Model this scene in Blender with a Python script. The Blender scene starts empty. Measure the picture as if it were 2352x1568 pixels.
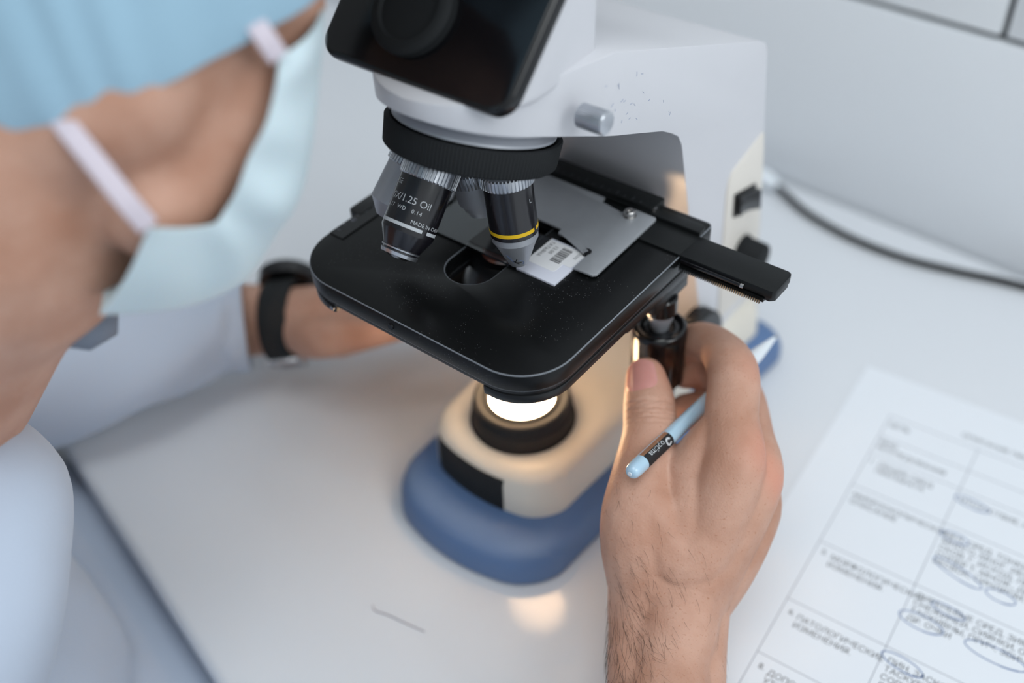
import bpy, bmesh, math, random
import numpy as np
from mathutils import Vector, Matrix

random.seed(7)
rng = np.random.default_rng(7)
MM = 0.001

# ------------------------------------------------------------------ camera, world, lights, exposure
scene = bpy.context.scene
COL = scene.collection
CAM = Vector((248.4, -293.6, 452.0))
CR = Vector((0.78301475, 0.62032764, -0.04562379))
CU = Vector((-0.38896841, 0.5455759, 0.74232776))
CW = Vector((-0.48537767, 0.56350737, -0.66848184))
cam_data = bpy.data.cameras.new('camera')
cam = bpy.data.objects.new('camera', cam_data)
COL.objects.link(cam)
cam_data.sensor_width = 36.0
cam_data.lens = 2387.0 / 2352.0 * 36.0
cam_data.clip_start = 0.01
cam_data.clip_end = 50
cam_data.dof.use_dof = True
cam_data.dof.focus_distance = 0.430
cam_data.dof.aperture_fstop = 3.0
m = Matrix((CR, CU, -CW)).transposed().to_4x4()
m.translation = CAM * MM
cam.matrix_world = m
scene.camera = cam

scene.view_settings.view_transform = 'Standard'
scene.view_settings.look = 'None'
scene.view_settings.gamma = 1.0
scene.view_settings.use_curve_mapping = False
scene.view_settings.exposure = -0.07

world = bpy.data.worlds.new('world')
scene.world = world
world.use_nodes = True
wn = world.node_tree.nodes
bg = wn['Background']
bg.inputs['Color'].default_value = (0.87, 0.95, 1.0, 1)
# the room is brighter towards the windows on the right and back, dimmer on the left and front
tcw = wn.new('ShaderNodeTexCoord')
dt = wn.new('ShaderNodeVectorMath')
dt.operation = 'DOT_PRODUCT'
dt.inputs[1].default_value = (0.80, 0.42, 0.43)
world.node_tree.links.new(tcw.outputs['Generated'], dt.inputs[0])
mr = wn.new('ShaderNodeMapRange')
mr.inputs['From Min'].default_value = -1
mr.inputs['From Max'].default_value = 1
mr.inputs['To Min'].default_value = 0.12
mr.inputs['To Max'].default_value = 0.98
world.node_tree.links.new(dt.outputs['Value'], mr.inputs['Value'])
world.node_tree.links.new(mr.outputs['Result'], bg.inputs['Strength'])


def area(name, loc, target, size, size_y, energy, color):
    ld = bpy.data.lights.new(name, 'AREA')
    ld.shape = 'RECTANGLE'
    ld.size = size
    ld.size_y = size_y
    ld.energy = energy
    ld.color = color
    o = bpy.data.objects.new(name, ld)
    COL.objects.link(o)
    o.location = loc
    d = Vector(target) - Vector(loc)
    o.rotation_euler = d.to_track_quat('-Z', 'Y').to_euler()
    return o


area('window_light', (1.7, 0.15, 1.35), (0, 0.05, 0.1), 1.5, 1.2, 25, (0.94, 0.985, 1.0))
area('overhead_fill', (0.3, -0.5, 2.1), (0, 0.1, 0), 1.2, 1.2, 15, (0.94, 0.985, 1.0))  # soft fill added overhead for more light from the front, no fixture seen

# ------------------------------------------------------------------ materials
def lin(c):
    return c / 12.92 if c <= 0.04045 else ((c + 0.055) / 1.055) ** 2.4


def rgb(r, g, b):
    return (lin(r / 255), lin(g / 255), lin(b / 255), 1.0)


def mat(name, color, rough=0.5, metal=0.0, spec=0.5, coat=0.0, bump=0.0, bscale=300.0, vary=0.0, vscale=60.0,
        emis=None, estr=0.0, sss=0.0, trans=0.0, ior=1.45, sheen=0.0):
    m = bpy.data.materials.new(name)
    m.use_nodes = True
    nt = m.node_tree
    b = nt.nodes['Principled BSDF']
    b.inputs['Base Color'].default_value = color
    b.inputs['Roughness'].default_value = rough
    b.inputs['Metallic'].default_value = metal
    b.inputs['Specular IOR Level'].default_value = spec
    b.inputs['Coat Weight'].default_value = coat
    b.inputs['Coat Roughness'].default_value = 0.06
    b.inputs['IOR'].default_value = ior
    b.inputs['Transmission Weight'].default_value = trans
    b.inputs['Sheen Weight'].default_value = sheen
    if sss:
        b.inputs['Subsurface Weight'].default_value = sss
        b.inputs['Subsurface Radius'].default_value = (1.0, 0.35, 0.2)
        b.inputs['Subsurface Scale'].default_value = 0.004
    if emis:
        b.inputs['Emission Color'].default_value = emis
        b.inputs['Emission Strength'].default_value = estr
    tc = nt.nodes.new('ShaderNodeTexCoord')
    if vary > 0:
        n = nt.nodes.new('ShaderNodeTexNoise')
        n.inputs['Scale'].default_value = vscale
        n.inputs['Detail'].default_value = 4
        nt.links.new(tc.outputs['Object'], n.inputs['Vector'])
        mx = nt.nodes.new('ShaderNodeMix')
        mx.data_type = 'RGBA'
        c2 = tuple(max(0, c * (1 - vary)) for c in color[:3]) + (1,)
        mx.inputs['A'].default_value = color
        mx.inputs['B'].default_value = c2
        nt.links.new(n.outputs['Fac'], mx.inputs['Factor'])
        nt.links.new(mx.outputs['Result'], b.inputs['Base Color'])
    if bump > 0:
        n2 = nt.nodes.new('ShaderNodeTexNoise')
        n2.inputs['Scale'].default_value = bscale
        n2.inputs['Detail'].default_value = 3
        nt.links.new(tc.outputs['Object'], n2.inputs['Vector'])
        bp = nt.nodes.new('ShaderNodeBump')
        bp.inputs['Strength'].default_value = bump
        bp.inputs['Distance'].default_value = 0.0004
        nt.links.new(n2.outputs['Fac'], bp.inputs['Height'])
        nt.links.new(bp.outputs['Normal'], b.inputs['Normal'])
    return m


M = {}
M['table'] = mat('table_white', rgb(220, 223, 228), 0.09, spec=0.55, vary=0.03, vscale=6)
M['wall'] = mat('wall_panel', rgb(240, 243, 247), 0.4, spec=0.3, vary=0.03, vscale=3)
M['tile'] = mat('tile_white', rgb(246, 248, 250), 0.25, vary=0.02, vscale=5)
M['grout'] = mat('grout_dark', rgb(45, 48, 52), 0.8, bump=0.2)
M['floor'] = mat('floor_grey', rgb(150, 152, 156), 0.5, vary=0.1, vscale=4)
M['white'] = mat('enamel_white', rgb(214, 214, 219), 0.32, spec=0.5, bump=0.03, bscale=900, vary=0.02, vscale=20)
M['cream'] = mat('plastic_cream', rgb(222, 216, 205), 0.35, spec=0.45, vary=0.03, vscale=30)
M['panel'] = mat('panel_cream', rgb(226, 220, 212), 0.5, vary=0.02, vscale=30)
M['blue'] = mat('base_blue', rgb(92, 119, 160), 0.42, spec=0.4, vary=0.04, vscale=30)
M['black'] = mat('black_paint', rgb(20, 22, 23), 0.42, spec=0.3, bump=0.05, bscale=2500, vary=0.2, vscale=40)
M['blackplastic'] = mat('black_plastic', rgb(20, 21, 23), 0.32, spec=0.5, vary=0.1)
M['rubber'] = mat('black_rubber', rgb(34, 36, 38), 0.7, spec=0.25, vary=0.1)
M['gloss'] = mat('black_gloss', rgb(15, 15, 18), 0.16, spec=0.6, vary=0.1)
M['objblack'] = mat('objective_black', rgb(22, 20, 26), 0.24, spec=0.7, coat=0.3, vary=0.1)
M['edge'] = mat('edge_highlight', rgb(140, 145, 152), 0.4, metal=0.25, vary=0.3, vscale=200)  # pale tone painting the bright highlight along the stage's bevelled edges
M['chrome'] = mat('satin_chrome', rgb(205, 208, 214), 0.28, metal=0.9, vary=0.06, vscale=200)
M['satin'] = mat('satin_silver', rgb(182, 185, 192), 0.42, metal=0.55, vary=0.05, vscale=200)
M['plate'] = mat('holder_grey', rgb(168, 171, 176), 0.45, metal=0.4, bump=0.12, bscale=3000, vary=0.12, vscale=150)
M['steel'] = mat('steel', rgb(190, 188, 186), 0.2, metal=1.0, vary=0.1)
M['glass'] = mat('slide_glass', rgb(235, 242, 245), 0.03, trans=1.0, ior=1.5, vary=0.01)
M['frost'] = mat('frosted_end', rgb(214, 216, 228), 0.5, vary=0.02)
M['paper'] = mat('paper_white', rgb(228, 232, 238), 0.7, spec=0.2, vary=0.015, vscale=40)
M['sticker'] = mat('sticker_white', rgb(232, 232, 234), 0.55, spec=0.3, vary=0.02)
M['ink'] = mat('ink_black', rgb(30, 31, 34), 0.6, vary=0.1)
M['inkgrey'] = mat('print_grey', rgb(70, 72, 78), 0.7, vary=0.1)
M['line'] = mat('table_line', rgb(135, 138, 150), 0.7, vary=0.1)
M['penink'] = mat('pen_ink_blue', rgb(70, 105, 160), 0.6, vary=0.2, vscale=200)
M['print'] = mat('print_white', rgb(200, 204, 208), 0.5, vary=0.1, vscale=300)
M['yellow'] = mat('band_yellow', rgb(235, 190, 30), 0.4, vary=0.05)
M['glow'] = mat('lamp_lens', rgb(255, 240, 220), 0.3, emis=(1.0, 0.66, 0.37, 1), estr=45.0, vary=0.02)
M['lens'] = mat('lens_glass', rgb(225, 228, 235), 0.08, spec=0.8, coat=0.6, vary=0.02)
M['lensdark'] = mat('lens_coated', rgb(120, 70, 60), 0.05, spec=0.9, coat=1.0, vary=0.1)
M['condglass'] = mat('condenser_glass', rgb(235, 232, 225), 0.25, vary=0.02)
M['pen'] = mat('pen_pale_blue', rgb(176, 206, 226), 0.18, spec=0.6, coat=0.4, sss=0.15, vary=0.04, vscale=120)
M['pentip'] = mat('pen_white', rgb(228, 234, 240), 0.3, sss=0.1, vary=0.02)
M['copper'] = mat('label_copper', rgb(190, 140, 110), 0.3, metal=0.3, vary=0.5, vscale=900)
M['mask'] = mat('mask_blue', rgb(206, 222, 228), 0.8, spec=0.2, sss=0.1, sheen=0.2, bump=0.3, bscale=400, vary=0.05, vscale=20)
M['strap'] = mat('mask_strap', rgb(206, 196, 206), 0.8, vary=0.03)
M['cap'] = mat('cap_blue', rgb(166, 200, 220), 0.85, spec=0.15, sheen=0.2, bump=0.3, bscale=200, vary=0.18, vscale=14)
M['coat'] = mat('coat_cotton', rgb(184, 195, 212), 0.85, spec=0.15, sheen=0.2, bump=0.25, bscale=900, vary=0.04, vscale=12)
M['chinshade'] = mat('chin_shade_grey', rgb(120, 128, 142), 0.85, vary=0.1)
M['hair'] = mat('body_hair', rgb(42, 30, 24), 0.6, vary=0.1)
M['nail'] = mat('thumb_nail', rgb(212, 150, 142), 0.25, spec=0.5, sss=0.15, vary=0.06, vscale=150)


def skin_material():
    m = mat('skin', rgb(205, 163, 143), 0.5, spec=0.35, sss=0.12)
    nt = m.node_tree
    b = nt.nodes['Principled BSDF']
    tc = nt.nodes.new('ShaderNodeTexCoord')
    gm = nt.nodes.new('ShaderNodeNewGeometry')

    def noise(scale, detail=4):
        n = nt.nodes.new('ShaderNodeTexNoise')
        n.inputs['Scale'].default_value = scale
        n.inputs['Detail'].default_value = detail
        nt.links.new(gm.outputs['Position'], n.inputs['Vector'])
        return n

    def ramp(src, p0, p1):
        r = nt.nodes.new('ShaderNodeMapRange')
        r.inputs['From Min'].default_value = p0
        r.inputs['From Max'].default_value = p1
        nt.links.new(src, r.inputs['Value'])
        return r.outputs['Result']

    def mix(fac, a, bcol):
        x = nt.nodes.new('ShaderNodeMix')
        x.data_type = 'RGBA'
        nt.links.new(fac, x.inputs['Factor'])
        if isinstance(a, tuple):
            x.inputs['A'].default_value = a
        else:
            nt.links.new(a, x.inputs['A'])
        x.inputs['B'].default_value = bcol
        return x.outputs['Result']

    n1 = noise(45)
    c = mix(ramp(n1.outputs['Fac'], 0.35, 0.7), rgb(198, 156, 136), rgb(180, 134, 112))
    n2 = noise(900, 2)
    c = mix(ramp(n2.outputs['Fac'], 0.62, 0.8), c, rgb(170, 118, 92))
    # reddish skin over the knuckles, finger joints and thumb end
    for (px, py, pz, rad, amt) in [(134, -3, 114, 14, 0.55), (145, 0, 100, 12, 0.6), (112, 24, 128, 12, 0.25), (72, 6, 120, 12, 0.3)]:
        d = nt.nodes.new('ShaderNodeVectorMath')
        d.operation = 'DISTANCE'
        nt.links.new(gm.outputs['Position'], d.inputs[0])
        d.inputs[1].default_value = (px * MM, py * MM, pz * MM)
        r = nt.nodes.new('ShaderNodeMapRange')
        r.interpolation_type = 'SMOOTHSTEP'
        r.inputs['From Min'].default_value = rad * MM * 1.3
        r.inputs['From Max'].default_value = 0
        r.inputs['To Max'].default_value = amt
        nt.links.new(d.outputs['Value'], r.inputs['Value'])
        c = mix(r.outputs['Result'], c, rgb(212, 140, 118))
    nt.links.new(c, b.inputs['Base Color'])
    # fine skin lines and pores
    v = nt.nodes.new('ShaderNodeTexVoronoi')
    v.inputs['Scale'].default_value = 900
    nt.links.new(gm.outputs['Position'], v.inputs['Vector'])
    n3 = noise(260, 5)
    ad = nt.nodes.new('ShaderNodeMath')
    ad.operation = 'ADD'
    nt.links.new(v.outputs['Distance'], ad.inputs[0])
    nt.links.new(n3.outputs['Fac'], ad.inputs[1])
    bp = nt.nodes.new('ShaderNodeBump')
    bp.inputs['Strength'].default_value = 0.35
    bp.inputs['Distance'].default_value = 0.0003
    nt.links.new(ad.outputs['Value'], bp.inputs['Height'])
    nt.links.new(bp.outputs['Normal'], b.inputs['Normal'])
    return m


M['skin'] = skin_material()


def add_specks(m, color, scale, thr):
    """dust and scratches of their own shape on a painted surface"""
    nt = m.node_tree
    b = nt.nodes['Principled BSDF']
    gm = nt.nodes.new('ShaderNodeNewGeometry')
    v = nt.nodes.new('ShaderNodeTexVoronoi')
    v.inputs['Scale'].default_value = scale
    v.inputs['Randomness'].default_value = 1.0
    nt.links.new(gm.outputs['Position'], v.inputs['Vector'])
    n = nt.nodes.new('ShaderNodeTexNoise')
    n.inputs['Scale'].default_value = 35
    nt.links.new(gm.outputs['Position'], n.inputs['Vector'])
    a = nt.nodes.new('ShaderNodeMath')
    a.operation = 'LESS_THAN'
    a.inputs[1].default_value = thr
    nt.links.new(v.outputs['Distance'], a.inputs[0])
    g = nt.nodes.new('ShaderNodeMath')
    g.operation = 'GREATER_THAN'
    g.inputs[1].default_value = 0.52
    nt.links.new(n.outputs['Fac'], g.inputs[0])
    mu = nt.nodes.new('ShaderNodeMath')
    mu.operation = 'MULTIPLY'
    nt.links.new(a.outputs[0], mu.inputs[0])
    nt.links.new(g.outputs[0], mu.inputs[1])
    mx = nt.nodes.new('ShaderNodeMix')
    mx.data_type = 'RGBA'
    src = b.inputs['Base Color'].links[0].from_socket
    nt.links.new(src, mx.inputs['A'])
    mx.inputs['B'].default_value = color
    nt.links.new(mu.outputs[0], mx.inputs['Factor'])
    nt.links.new(mx.outputs['Result'], b.inputs['Base Color'])


M['stage'] = mat('stage_black', rgb(15, 16, 17), 0.3, spec=0.3, bump=0.04, bscale=3000, vary=0.15, vscale=60)
add_specks(M['stage'], rgb(130, 130, 132), 900, 0.10)

# ------------------------------------------------------------------ object helpers
WL = {}


def tag(o, label=None, cat=None, group=None, kind=None):
    if label:
        o['label'] = label
    if cat:
        o['category'] = cat
    if group:
        o['group'] = group
    if kind:
        o['kind'] = kind
    return o


def empty(name, loc, label, cat, group=None):
    o = bpy.data.objects.new(name, None)
    COL.objects.link(o)
    o.empty_display_size = 0.01
    o.location = Vector(loc) * MM
    WL[o.name] = Vector(loc) * MM
    return tag(o, label, cat, group)


def finish(me, name, material, parent=None, smooth=30, mats=None):
    """me has vertices in world metres; recentre the origin, link and parent"""
    n = len(me.vertices)
    co = np.empty(n * 3, np.float32)
    me.vertices.foreach_get('co', co)
    co = co.reshape(-1, 3)
    c = (co.min(0) + co.max(0)) / 2
    me.vertices.foreach_set('co', (co - c).ravel())
    me.update()
    if not (mats and len(mats) > 1 and len(me.materials) == len(mats)):
        me.materials.clear()
        for mm_ in (mats or [material]):
            me.materials.append(mm_)
    if smooth is not None:
        me.polygons.foreach_set('use_smooth', [True] * len(me.polygons))
        if smooth < 180:
            me.set_sharp_from_angle(angle=math.radians(smooth))
    me.name = name
    o = bpy.data.objects.new(name, me)
    COL.objects.link(o)
    cw = Vector([float(x) for x in c])
    WL[o.name] = cw
    if parent is not None:
        o.parent = parent
        o.location = cw - WL[parent.name]
    else:
        o.location = cw
    return o


def apply_mods(me, mods):
    """run modifiers on a mesh through a temporary object"""
    t = bpy.data.objects.new('tmp', me)
    COL.objects.link(t)
    for typ, props in mods:
        md = t.modifiers.new('m', typ)
        for k, v in props.items():
            setattr(md, k, v)
    dg = bpy.context.evaluated_depsgraph_get()
    dg.update()
    out = bpy.data.meshes.new_from_object(t.evaluated_get(dg))
    bpy.data.objects.remove(t, do_unlink=True)
    return out


def frame(axis, hint=None):
    a = Vector(axis).normalized()
    h = Vector(hint) if hint is not None else (Vector((0, 0, 1)) if abs(a.z) < 0.9 else Vector((1, 0, 0)))
    x = (h - a * h.dot(a)).normalized()
    y = a.cross(x)
    return x, y, a


class MB:
    def __init__(self):
        self.v = []
        self.f = []

    def add(self, vs, fs):
        n = len(self.v)
        self.v += [Vector(p) for p in vs]
        self.f += [tuple(i + n for i in f) for f in fs]
        return self

    def box(self, lo, hi, R=None, c=None):
        pts = [Vector((x, y, z)) for x in (lo[0], hi[0]) for y in (lo[1], hi[1]) for z in (lo[2], hi[2])]
        if R is not None:
            pts = [R @ p + Vector(c) for p in pts]
        return self.add(pts, [(0, 1, 3, 2), (4, 6, 7, 5), (0, 4, 5, 1), (2, 3, 7, 6), (0, 2, 6, 4), (1, 5, 7, 3)])

    def prism(self, outline, z0, z1, M4=None):
        """outline counter-clockwise [(x,y)], extruded along local z; M4 maps to world mm"""
        n = len(outline)
        vs = [Vector((x, y, z0)) for x, y in outline] + [Vector((x, y, z1)) for x, y in outline]
        if M4 is not None:
            vs = [M4 @ p for p in vs]
        fs = [tuple(reversed(range(n))), tuple(range(n, 2 * n))]
        fs += [(i, (i + 1) % n, n + (i + 1) % n, n + i) for i in range(n)]
        return self.add(vs, fs)

    def lathe(self, P0, axis, prof, seg=64, flute=0, depth=0.0, frange=None, hint=None, cap=True):
        """prof [(s, r)] along axis from P0; flute = number of ribs in s-range frange"""
        x, y, a = frame(axis, hint)
        P0 = Vector(P0)
        vs, fs = [], []
        ns = seg
        for s, r in prof:
            for k in range(ns):
                t = 2 * math.pi * k / ns
                rr = r
                if flute and frange and frange[0] <= s <= frange[1]:
                    ph = (k * flute / ns) % 1.0
                    rr = r - (depth if ph > 0.62 else 0.0)
                vs.append(P0 + a * s + x * (rr * math.cos(t)) + y * (rr * math.sin(t)))
        for i in range(len(prof) - 1):
            for k in range(ns):
                k2 = (k + 1) % ns
                fs.append((i * ns + k, i * ns + k2, (i + 1) * ns + k2, (i + 1) * ns + k))
        if cap:
            fs.append(tuple(reversed(range(ns))))
            b0 = (len(prof) - 1) * ns
            fs.append(tuple(range(b0, b0 + ns)))
        return self.add(vs, fs)

    def cyl(self, p0, p1, r0, r1=None, seg=32):
        p0, p1 = Vector(p0), Vector(p1)
        return self.lathe(p0, p1 - p0, [(0, r0), ((p1 - p0).length, r0 if r1 is None else r1)], seg)

    def tube(self, pts, r, seg=8, flat=None, up=None):
        """swept tube; r float or list; flat=(half width, half thickness) for straps"""
        pts = [Vector(p) for p in pts]
        n = len(pts)
        vs, fs = [], []
        x = None
        for i, p in enumerate(pts):
            t = (pts[min(i + 1, n - 1)] - pts[max(i - 1, 0)]).normalized()
            if up is not None:
                x = (Vector(up[i] if isinstance(up, list) else up))
                x = (x - t * x.dot(t)).normalized()
            elif x is None:
                x, _, _ = frame(t)
            else:
                x = (x - t * x.dot(t)).normalized()
            y = t.cross(x)
            rr = r[i] if isinstance(r, (list, tuple)) else r
            for k in range(seg):
                a = 2 * math.pi * k / seg
                if flat:
                    ca, sa = math.cos(a), math.sin(a)
                    sx = math.copysign(abs(ca) ** 0.5, ca) * flat[1]
                    sy = math.copysign(abs(sa) ** 0.5, sa) * flat[0]
                    vs.append(p + x * sx + y * sy)
                else:
                    vs.append(p + x * rr * math.cos(a) + y * rr * math.sin(a))
        for i in range(n - 1):
            for k in range(seg):
                k2 = (k + 1) % seg
                fs.append((i * seg + k, i * seg + k2, (i + 1) * seg + k2, (i + 1) * seg + k))
        fs.append(tuple(reversed(range(seg))))
        fs.append(tuple(range((n - 1) * seg, n * seg)))
        return self.add(vs, fs)

    def mesh(self):
        me = bpy.data.meshes.new('m')
        me.from_pydata([tuple(p * MM) for p in self.v], [], self.f)
        me.validate()
        bm = bmesh.new()
        bm.from_mesh(me)
        bmesh.ops.recalc_face_normals(bm, faces=bm.faces)
        bm.to_mesh(me)
        bm.free()
        return me

    def build(self, name, material, parent=None, smooth=30, bevel=0, seg=3, angle=30, edge_mat=None, cut=None):
        me = self.mesh()
        mods = []
        cutter = None
        if cut is not None:
            cm = cut.mesh()
            cutter = bpy.data.objects.new('cut', cm)
            COL.objects.link(cutter)
            mods.append(('BOOLEAN', dict(operation='DIFFERENCE', object=cutter, solver='EXACT')))
        mats = [material]
        if bevel:
            if edge_mat is not None:
                me.materials.append(material)
                me.materials.append(edge_mat)
                mats = [material, edge_mat]
            d = dict(width=bevel * MM, segments=seg, limit_method='ANGLE', angle_limit=math.radians(angle))
            if edge_mat is not None:
                d['material'] = 1
            mods.append(('BEVEL', d))
        if mods:
            me = apply_mods(me, mods)
        if cutter is not None:
            bpy.data.objects.remove(cutter, do_unlink=True)
        return finish(me, name, material, parent, smooth, mats)


def rrect(x0, y0, x1, y1, rs, n=8):
    """rounded rectangle outline ccw; rs = radii (x0y0, x1y0, x1y1, x0y1)"""
    out = []
    for (cx, cy, sx, sy, r, a0) in ((x0, y0, 1, 1, rs[0], 180), (x1, y0, -1, 1, rs[1], 270), (x1, y1, -1, -1, rs[2], 0), (x0, y1, 1, -1, rs[3], 90)):
        if r <= 0:
            out.append((cx, cy))
            continue
        for k in range(n + 1):
            a = math.radians(a0 + 90 * k / n)
            out.append((cx + sx * r + r * math.cos(a), cy + sy * r + r * math.sin(a)))
    return out


def text_mesh(body, size, spacing=1.0, align='LEFT', extrude=0.0):
    """returns (verts, faces) of a text in mm, u right, v up"""
    cu = bpy.data.curves.new('t', 'FONT')
    cu.body = body
    cu.size = size
    cu.space_character = spacing
    cu.align_x = align
    cu.resolution_u = 3
    cu.extrude = extrude
    o = bpy.data.objects.new('t', cu)
    COL.objects.link(o)
    dg = bpy.context.evaluated_depsgraph_get()
    dg.update()
    me = bpy.data.meshes.new_from_object(o.evaluated_get(dg))
    v = [tuple(p.co) for p in me.vertices]
    f = [tuple(p.vertices) for p in me.polygons]
    bpy.data.objects.remove(o, do_unlink=True)
    bpy.data.meshes.remove(me)
    return v, f


def flat_text(mb, body, size, O, R, U, spacing=1.0, align='LEFT'):
    v, f = text_mesh(body, size, spacing, align)
    O, R, U = Vector(O), Vector(R).normalized(), Vector(U).normalized()
    mb.add([O + R * p[0] + U * p[1] for p in v], f)


def ring_text(mb, body, size, P0, up, out, rad, s, align='LEFT', spacing=1.0, along=False, ang=0.0):
    """text wrapped on a cylinder (axis up through P0); out = outward direction at u=0"""
    a = Vector(up).normalized()
    n = Vector(out)
    n = (n - a * n.dot(a)).normalized()
    rt = a.cross(n)
    v, f = text_mesh(body, size, spacing, align)
    P0 = Vector(P0)
    o = []
    for p in v:
        if along:
            th = ang - p[1] / rad
            o.append(P0 + a * (s + p[0]) + (n * math.cos(th) + rt * math.sin(th)) * rad)
        else:
            th = ang + p[0] / rad
            o.append(P0 + a * (s + p[1]) + (n * math.cos(th) + rt * math.sin(th)) * rad)
    mb.add(o, f)


def arc_band(mb, P0, up, out, rad, s0, s1, a0, a1, thick=0.06, n=32):
    a = Vector(up).normalized()
    nn = Vector(out)
    nn = (nn - a * nn.dot(a)).normalized()
    rt = a.cross(nn)
    P0 = Vector(P0)
    vs, fs = [], []
    for k in range(n + 1):
        th = a0 + (a1 - a0) * k / n
        d = nn * math.cos(th) + rt * math.sin(th)
        for rr in (rad - 0.3, rad + thick):
            for s in (s0, s1):
                vs.append(P0 + a * s + d * rr)
    for k in range(n):
        b = 4 * k
        fs += [(b + 2, b + 3, b + 7, b + 6), (b, b + 4, b + 5, b + 1), (b, b + 2, b + 6, b + 4), (b + 1, b + 5, b + 7, b + 3)]
    fs += [(0, 1, 3, 2), (4 * n, 4 * n + 2, 4 * n + 3, 4 * n + 1)]
    mb.add(vs, fs)


def sphere_pts(c, r, nu=12, nv=8):
    c = Vector(c)
    out = []
    for i in range(nv + 1):
        ph = math.pi * i / nv
        m_ = 1 if i in (0, nv) else nu
        for k in range(m_):
            t = 2 * math.pi * k / nu
            out.append(c + Vector((math.sin(ph) * math.cos(t), math.sin(ph) * math.sin(t), math.cos(ph))) * r)
    return out


def catmull(pts, n=4):
    P = [np.array(p, float) for p in pts]
    if len(P) < 3:
        return [tuple(p) for p in P]
    P = [2 * P[0] - P[1]] + P + [2 * P[-1] - P[-2]]
    out = []
    for i in range(1, len(P) - 2):
        for k in range(n):
            t = k / n
            a, b, c, d = P[i - 1], P[i], P[i + 1], P[i + 2]
            q = 0.5 * ((2 * b) + (c - a) * t + (2 * a - 5 * b + 4 * c - d) * t * t + (3 * b - a - 3 * c + d) * t ** 3)
            out.append(tuple(q))
    out.append(tuple(P[-2]))
    return out


def organic(chains, voxel, smooth_it=10, factor=0.5, n=4, nu=16, nv=10):
    """capsule chains [(x,y,z,r)] -> one continuous remeshed surface (world metres)"""
    bm = bmesh.new()
    for ch in chains:
        pts = catmull(ch, n) if len(ch) > 1 else [ch[0], ch[0]]
        for i in range(len(pts) - 1):
            a, b = pts[i], pts[i + 1]
            pp = sphere_pts(a[:3], a[3], nu, nv)
            if a != b:
                pp += sphere_pts(b[:3], b[3], nu, nv)
            vs = [bm.verts.new(p * MM) for p in pp]
            r = bmesh.ops.convex_hull(bm, input=vs)
            junk = [g for g in r['geom_interior'] if isinstance(g, bmesh.types.BMVert)]
            if junk:
                bmesh.ops.delete(bm, geom=junk, context='VERTS')
    me = bpy.data.meshes.new('o')
    bm.to_mesh(me)
    bm.free()
    return apply_mods(me, [('REMESH', dict(mode='VOXEL', voxel_size=voxel * MM)),
                           ('SMOOTH', dict(iterations=smooth_it, factor=factor))])


def join_meshes(meshes):
    bm = bmesh.new()
    for me in meshes:
        bm.from_mesh(me)
    out = bpy.data.meshes.new('j')
    bm.to_mesh(out)
    bm.free()
    return out


# ------------------------------------------------------------------ setting
th_w = math.radians(-4.45)
RW = Matrix.Rotation(th_w, 4, 'Z')
WO = Matrix.Translation((0, 356.5, 0)) @ RW
# dark grout core of the wall, smooth lower panel, tiles above
w = MB()
w.prism([(-2500, 6), (2500, 6), (2500, 120), (-2500, 120)], -760, 1900, WO)
wall = tag(w.build('wall_back', M['grout'], smooth=None), kind='structure')
p = MB()
p.prism([(-2500, 0), (2500, 0), (2500, 7), (-2500, 7)], -40, 149.5, WO)
tag(p.build('wall_panel', M['wall'], wall, bevel=1.0, seg=2))
t = MB()
for i in range(-6, 8):
    for j in range(0, 5):
        x0 = 103.5 + i * 300 + 2
        z0 = 153.5 + j * 300
        t.prism([(x0, 0), (x0 + 296, 0), (x0 + 296, 7), (x0, 7)], z0, z0 + 296, WO)
t.build('wall_tiles', M['tile'], wall, bevel=1.0, seg=2)
f = MB()
f.box((-2500, -2500, -790), (2500, 420, -760))
tag(f.build('floor', M['floor'], smooth=None), kind='structure')

tb = MB()
c0, s0 = math.cos(th_w), math.sin(th_w)
tb.prism([(-1100, 62), (-225, -147), (-43, -189), (150, -232), (900, -405), (1100, -405), (1100, 268), (-1100, 440)], -30, 0)
tab = empty('laboratory_table', (0, 0, -760), 'white glossy laboratory table top under the microscope, running back to the wall', 'table')
tb.build('table_top', M['table'], tab, bevel=6, seg=4)
for lx, ly in ((-950, 60), (-950, 380), (950, -360), (950, 240)):
    MB().prism(rrect(lx - 25, ly - 25, lx + 25, ly + 25, (5, 5, 5, 5), 3), -760, -30).build('leg', M['satin'], tab)

# ------------------------------------------------------------------ microscope
scope = empty('microscope', (0, 30, 0), 'white compound microscope with black stage, blue and cream foot and four objectives', 'microscope')

# blue foot: flared lower skirt
def loft(mb, rings):
    n = len(rings[0])
    vs = [Vector(p) for r_ in rings for p in r_]
    fs = []
    for i in range(len(rings) - 1):
        for k in range(n):
            k2 = (k + 1) % n
            fs.append((i * n + k, i * n + k2, (i + 1) * n + k2, (i + 1) * n + k))
    fs.append(tuple(reversed(range(n))))
    fs.append(tuple(range((len(rings) - 1) * n, len(rings) * n)))
    mb.add(vs, fs)


def foot_outline(hw, yf, yr, bow, rf, hwr, z, n=12):
    """footprint seen from above: bowed front, rounded corners, wider rear"""
    pts = []
    # front-left to front-right along a bowed front with rounded corners
    base = rrect(-hw, yf, hw, yr, (rf, rf, 12, 12), n)
    for x, y in base:
        t = (y - yf) / (yr - yf)
        wd = hw + (hwr - hw) * max(0, t) ** 1.5
        xx = x / hw * wd
        yy = y
        if t < 0.5:
            yy = y + bow * (x / hw) ** 2 * (1 - t * 2)
        pts.append((xx, yy, z))
    return pts


def dense(outline, k=3):
    out = []
    n = len(outline)
    for i in range(n):
        a, b = Vector(outline[i]), Vector(outline[(i + 1) % n])
        seg = max(1, int((b - a).length / 8))
        for j in range(seg):
            out.append(a.lerp(b, j / seg))
    return out


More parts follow.
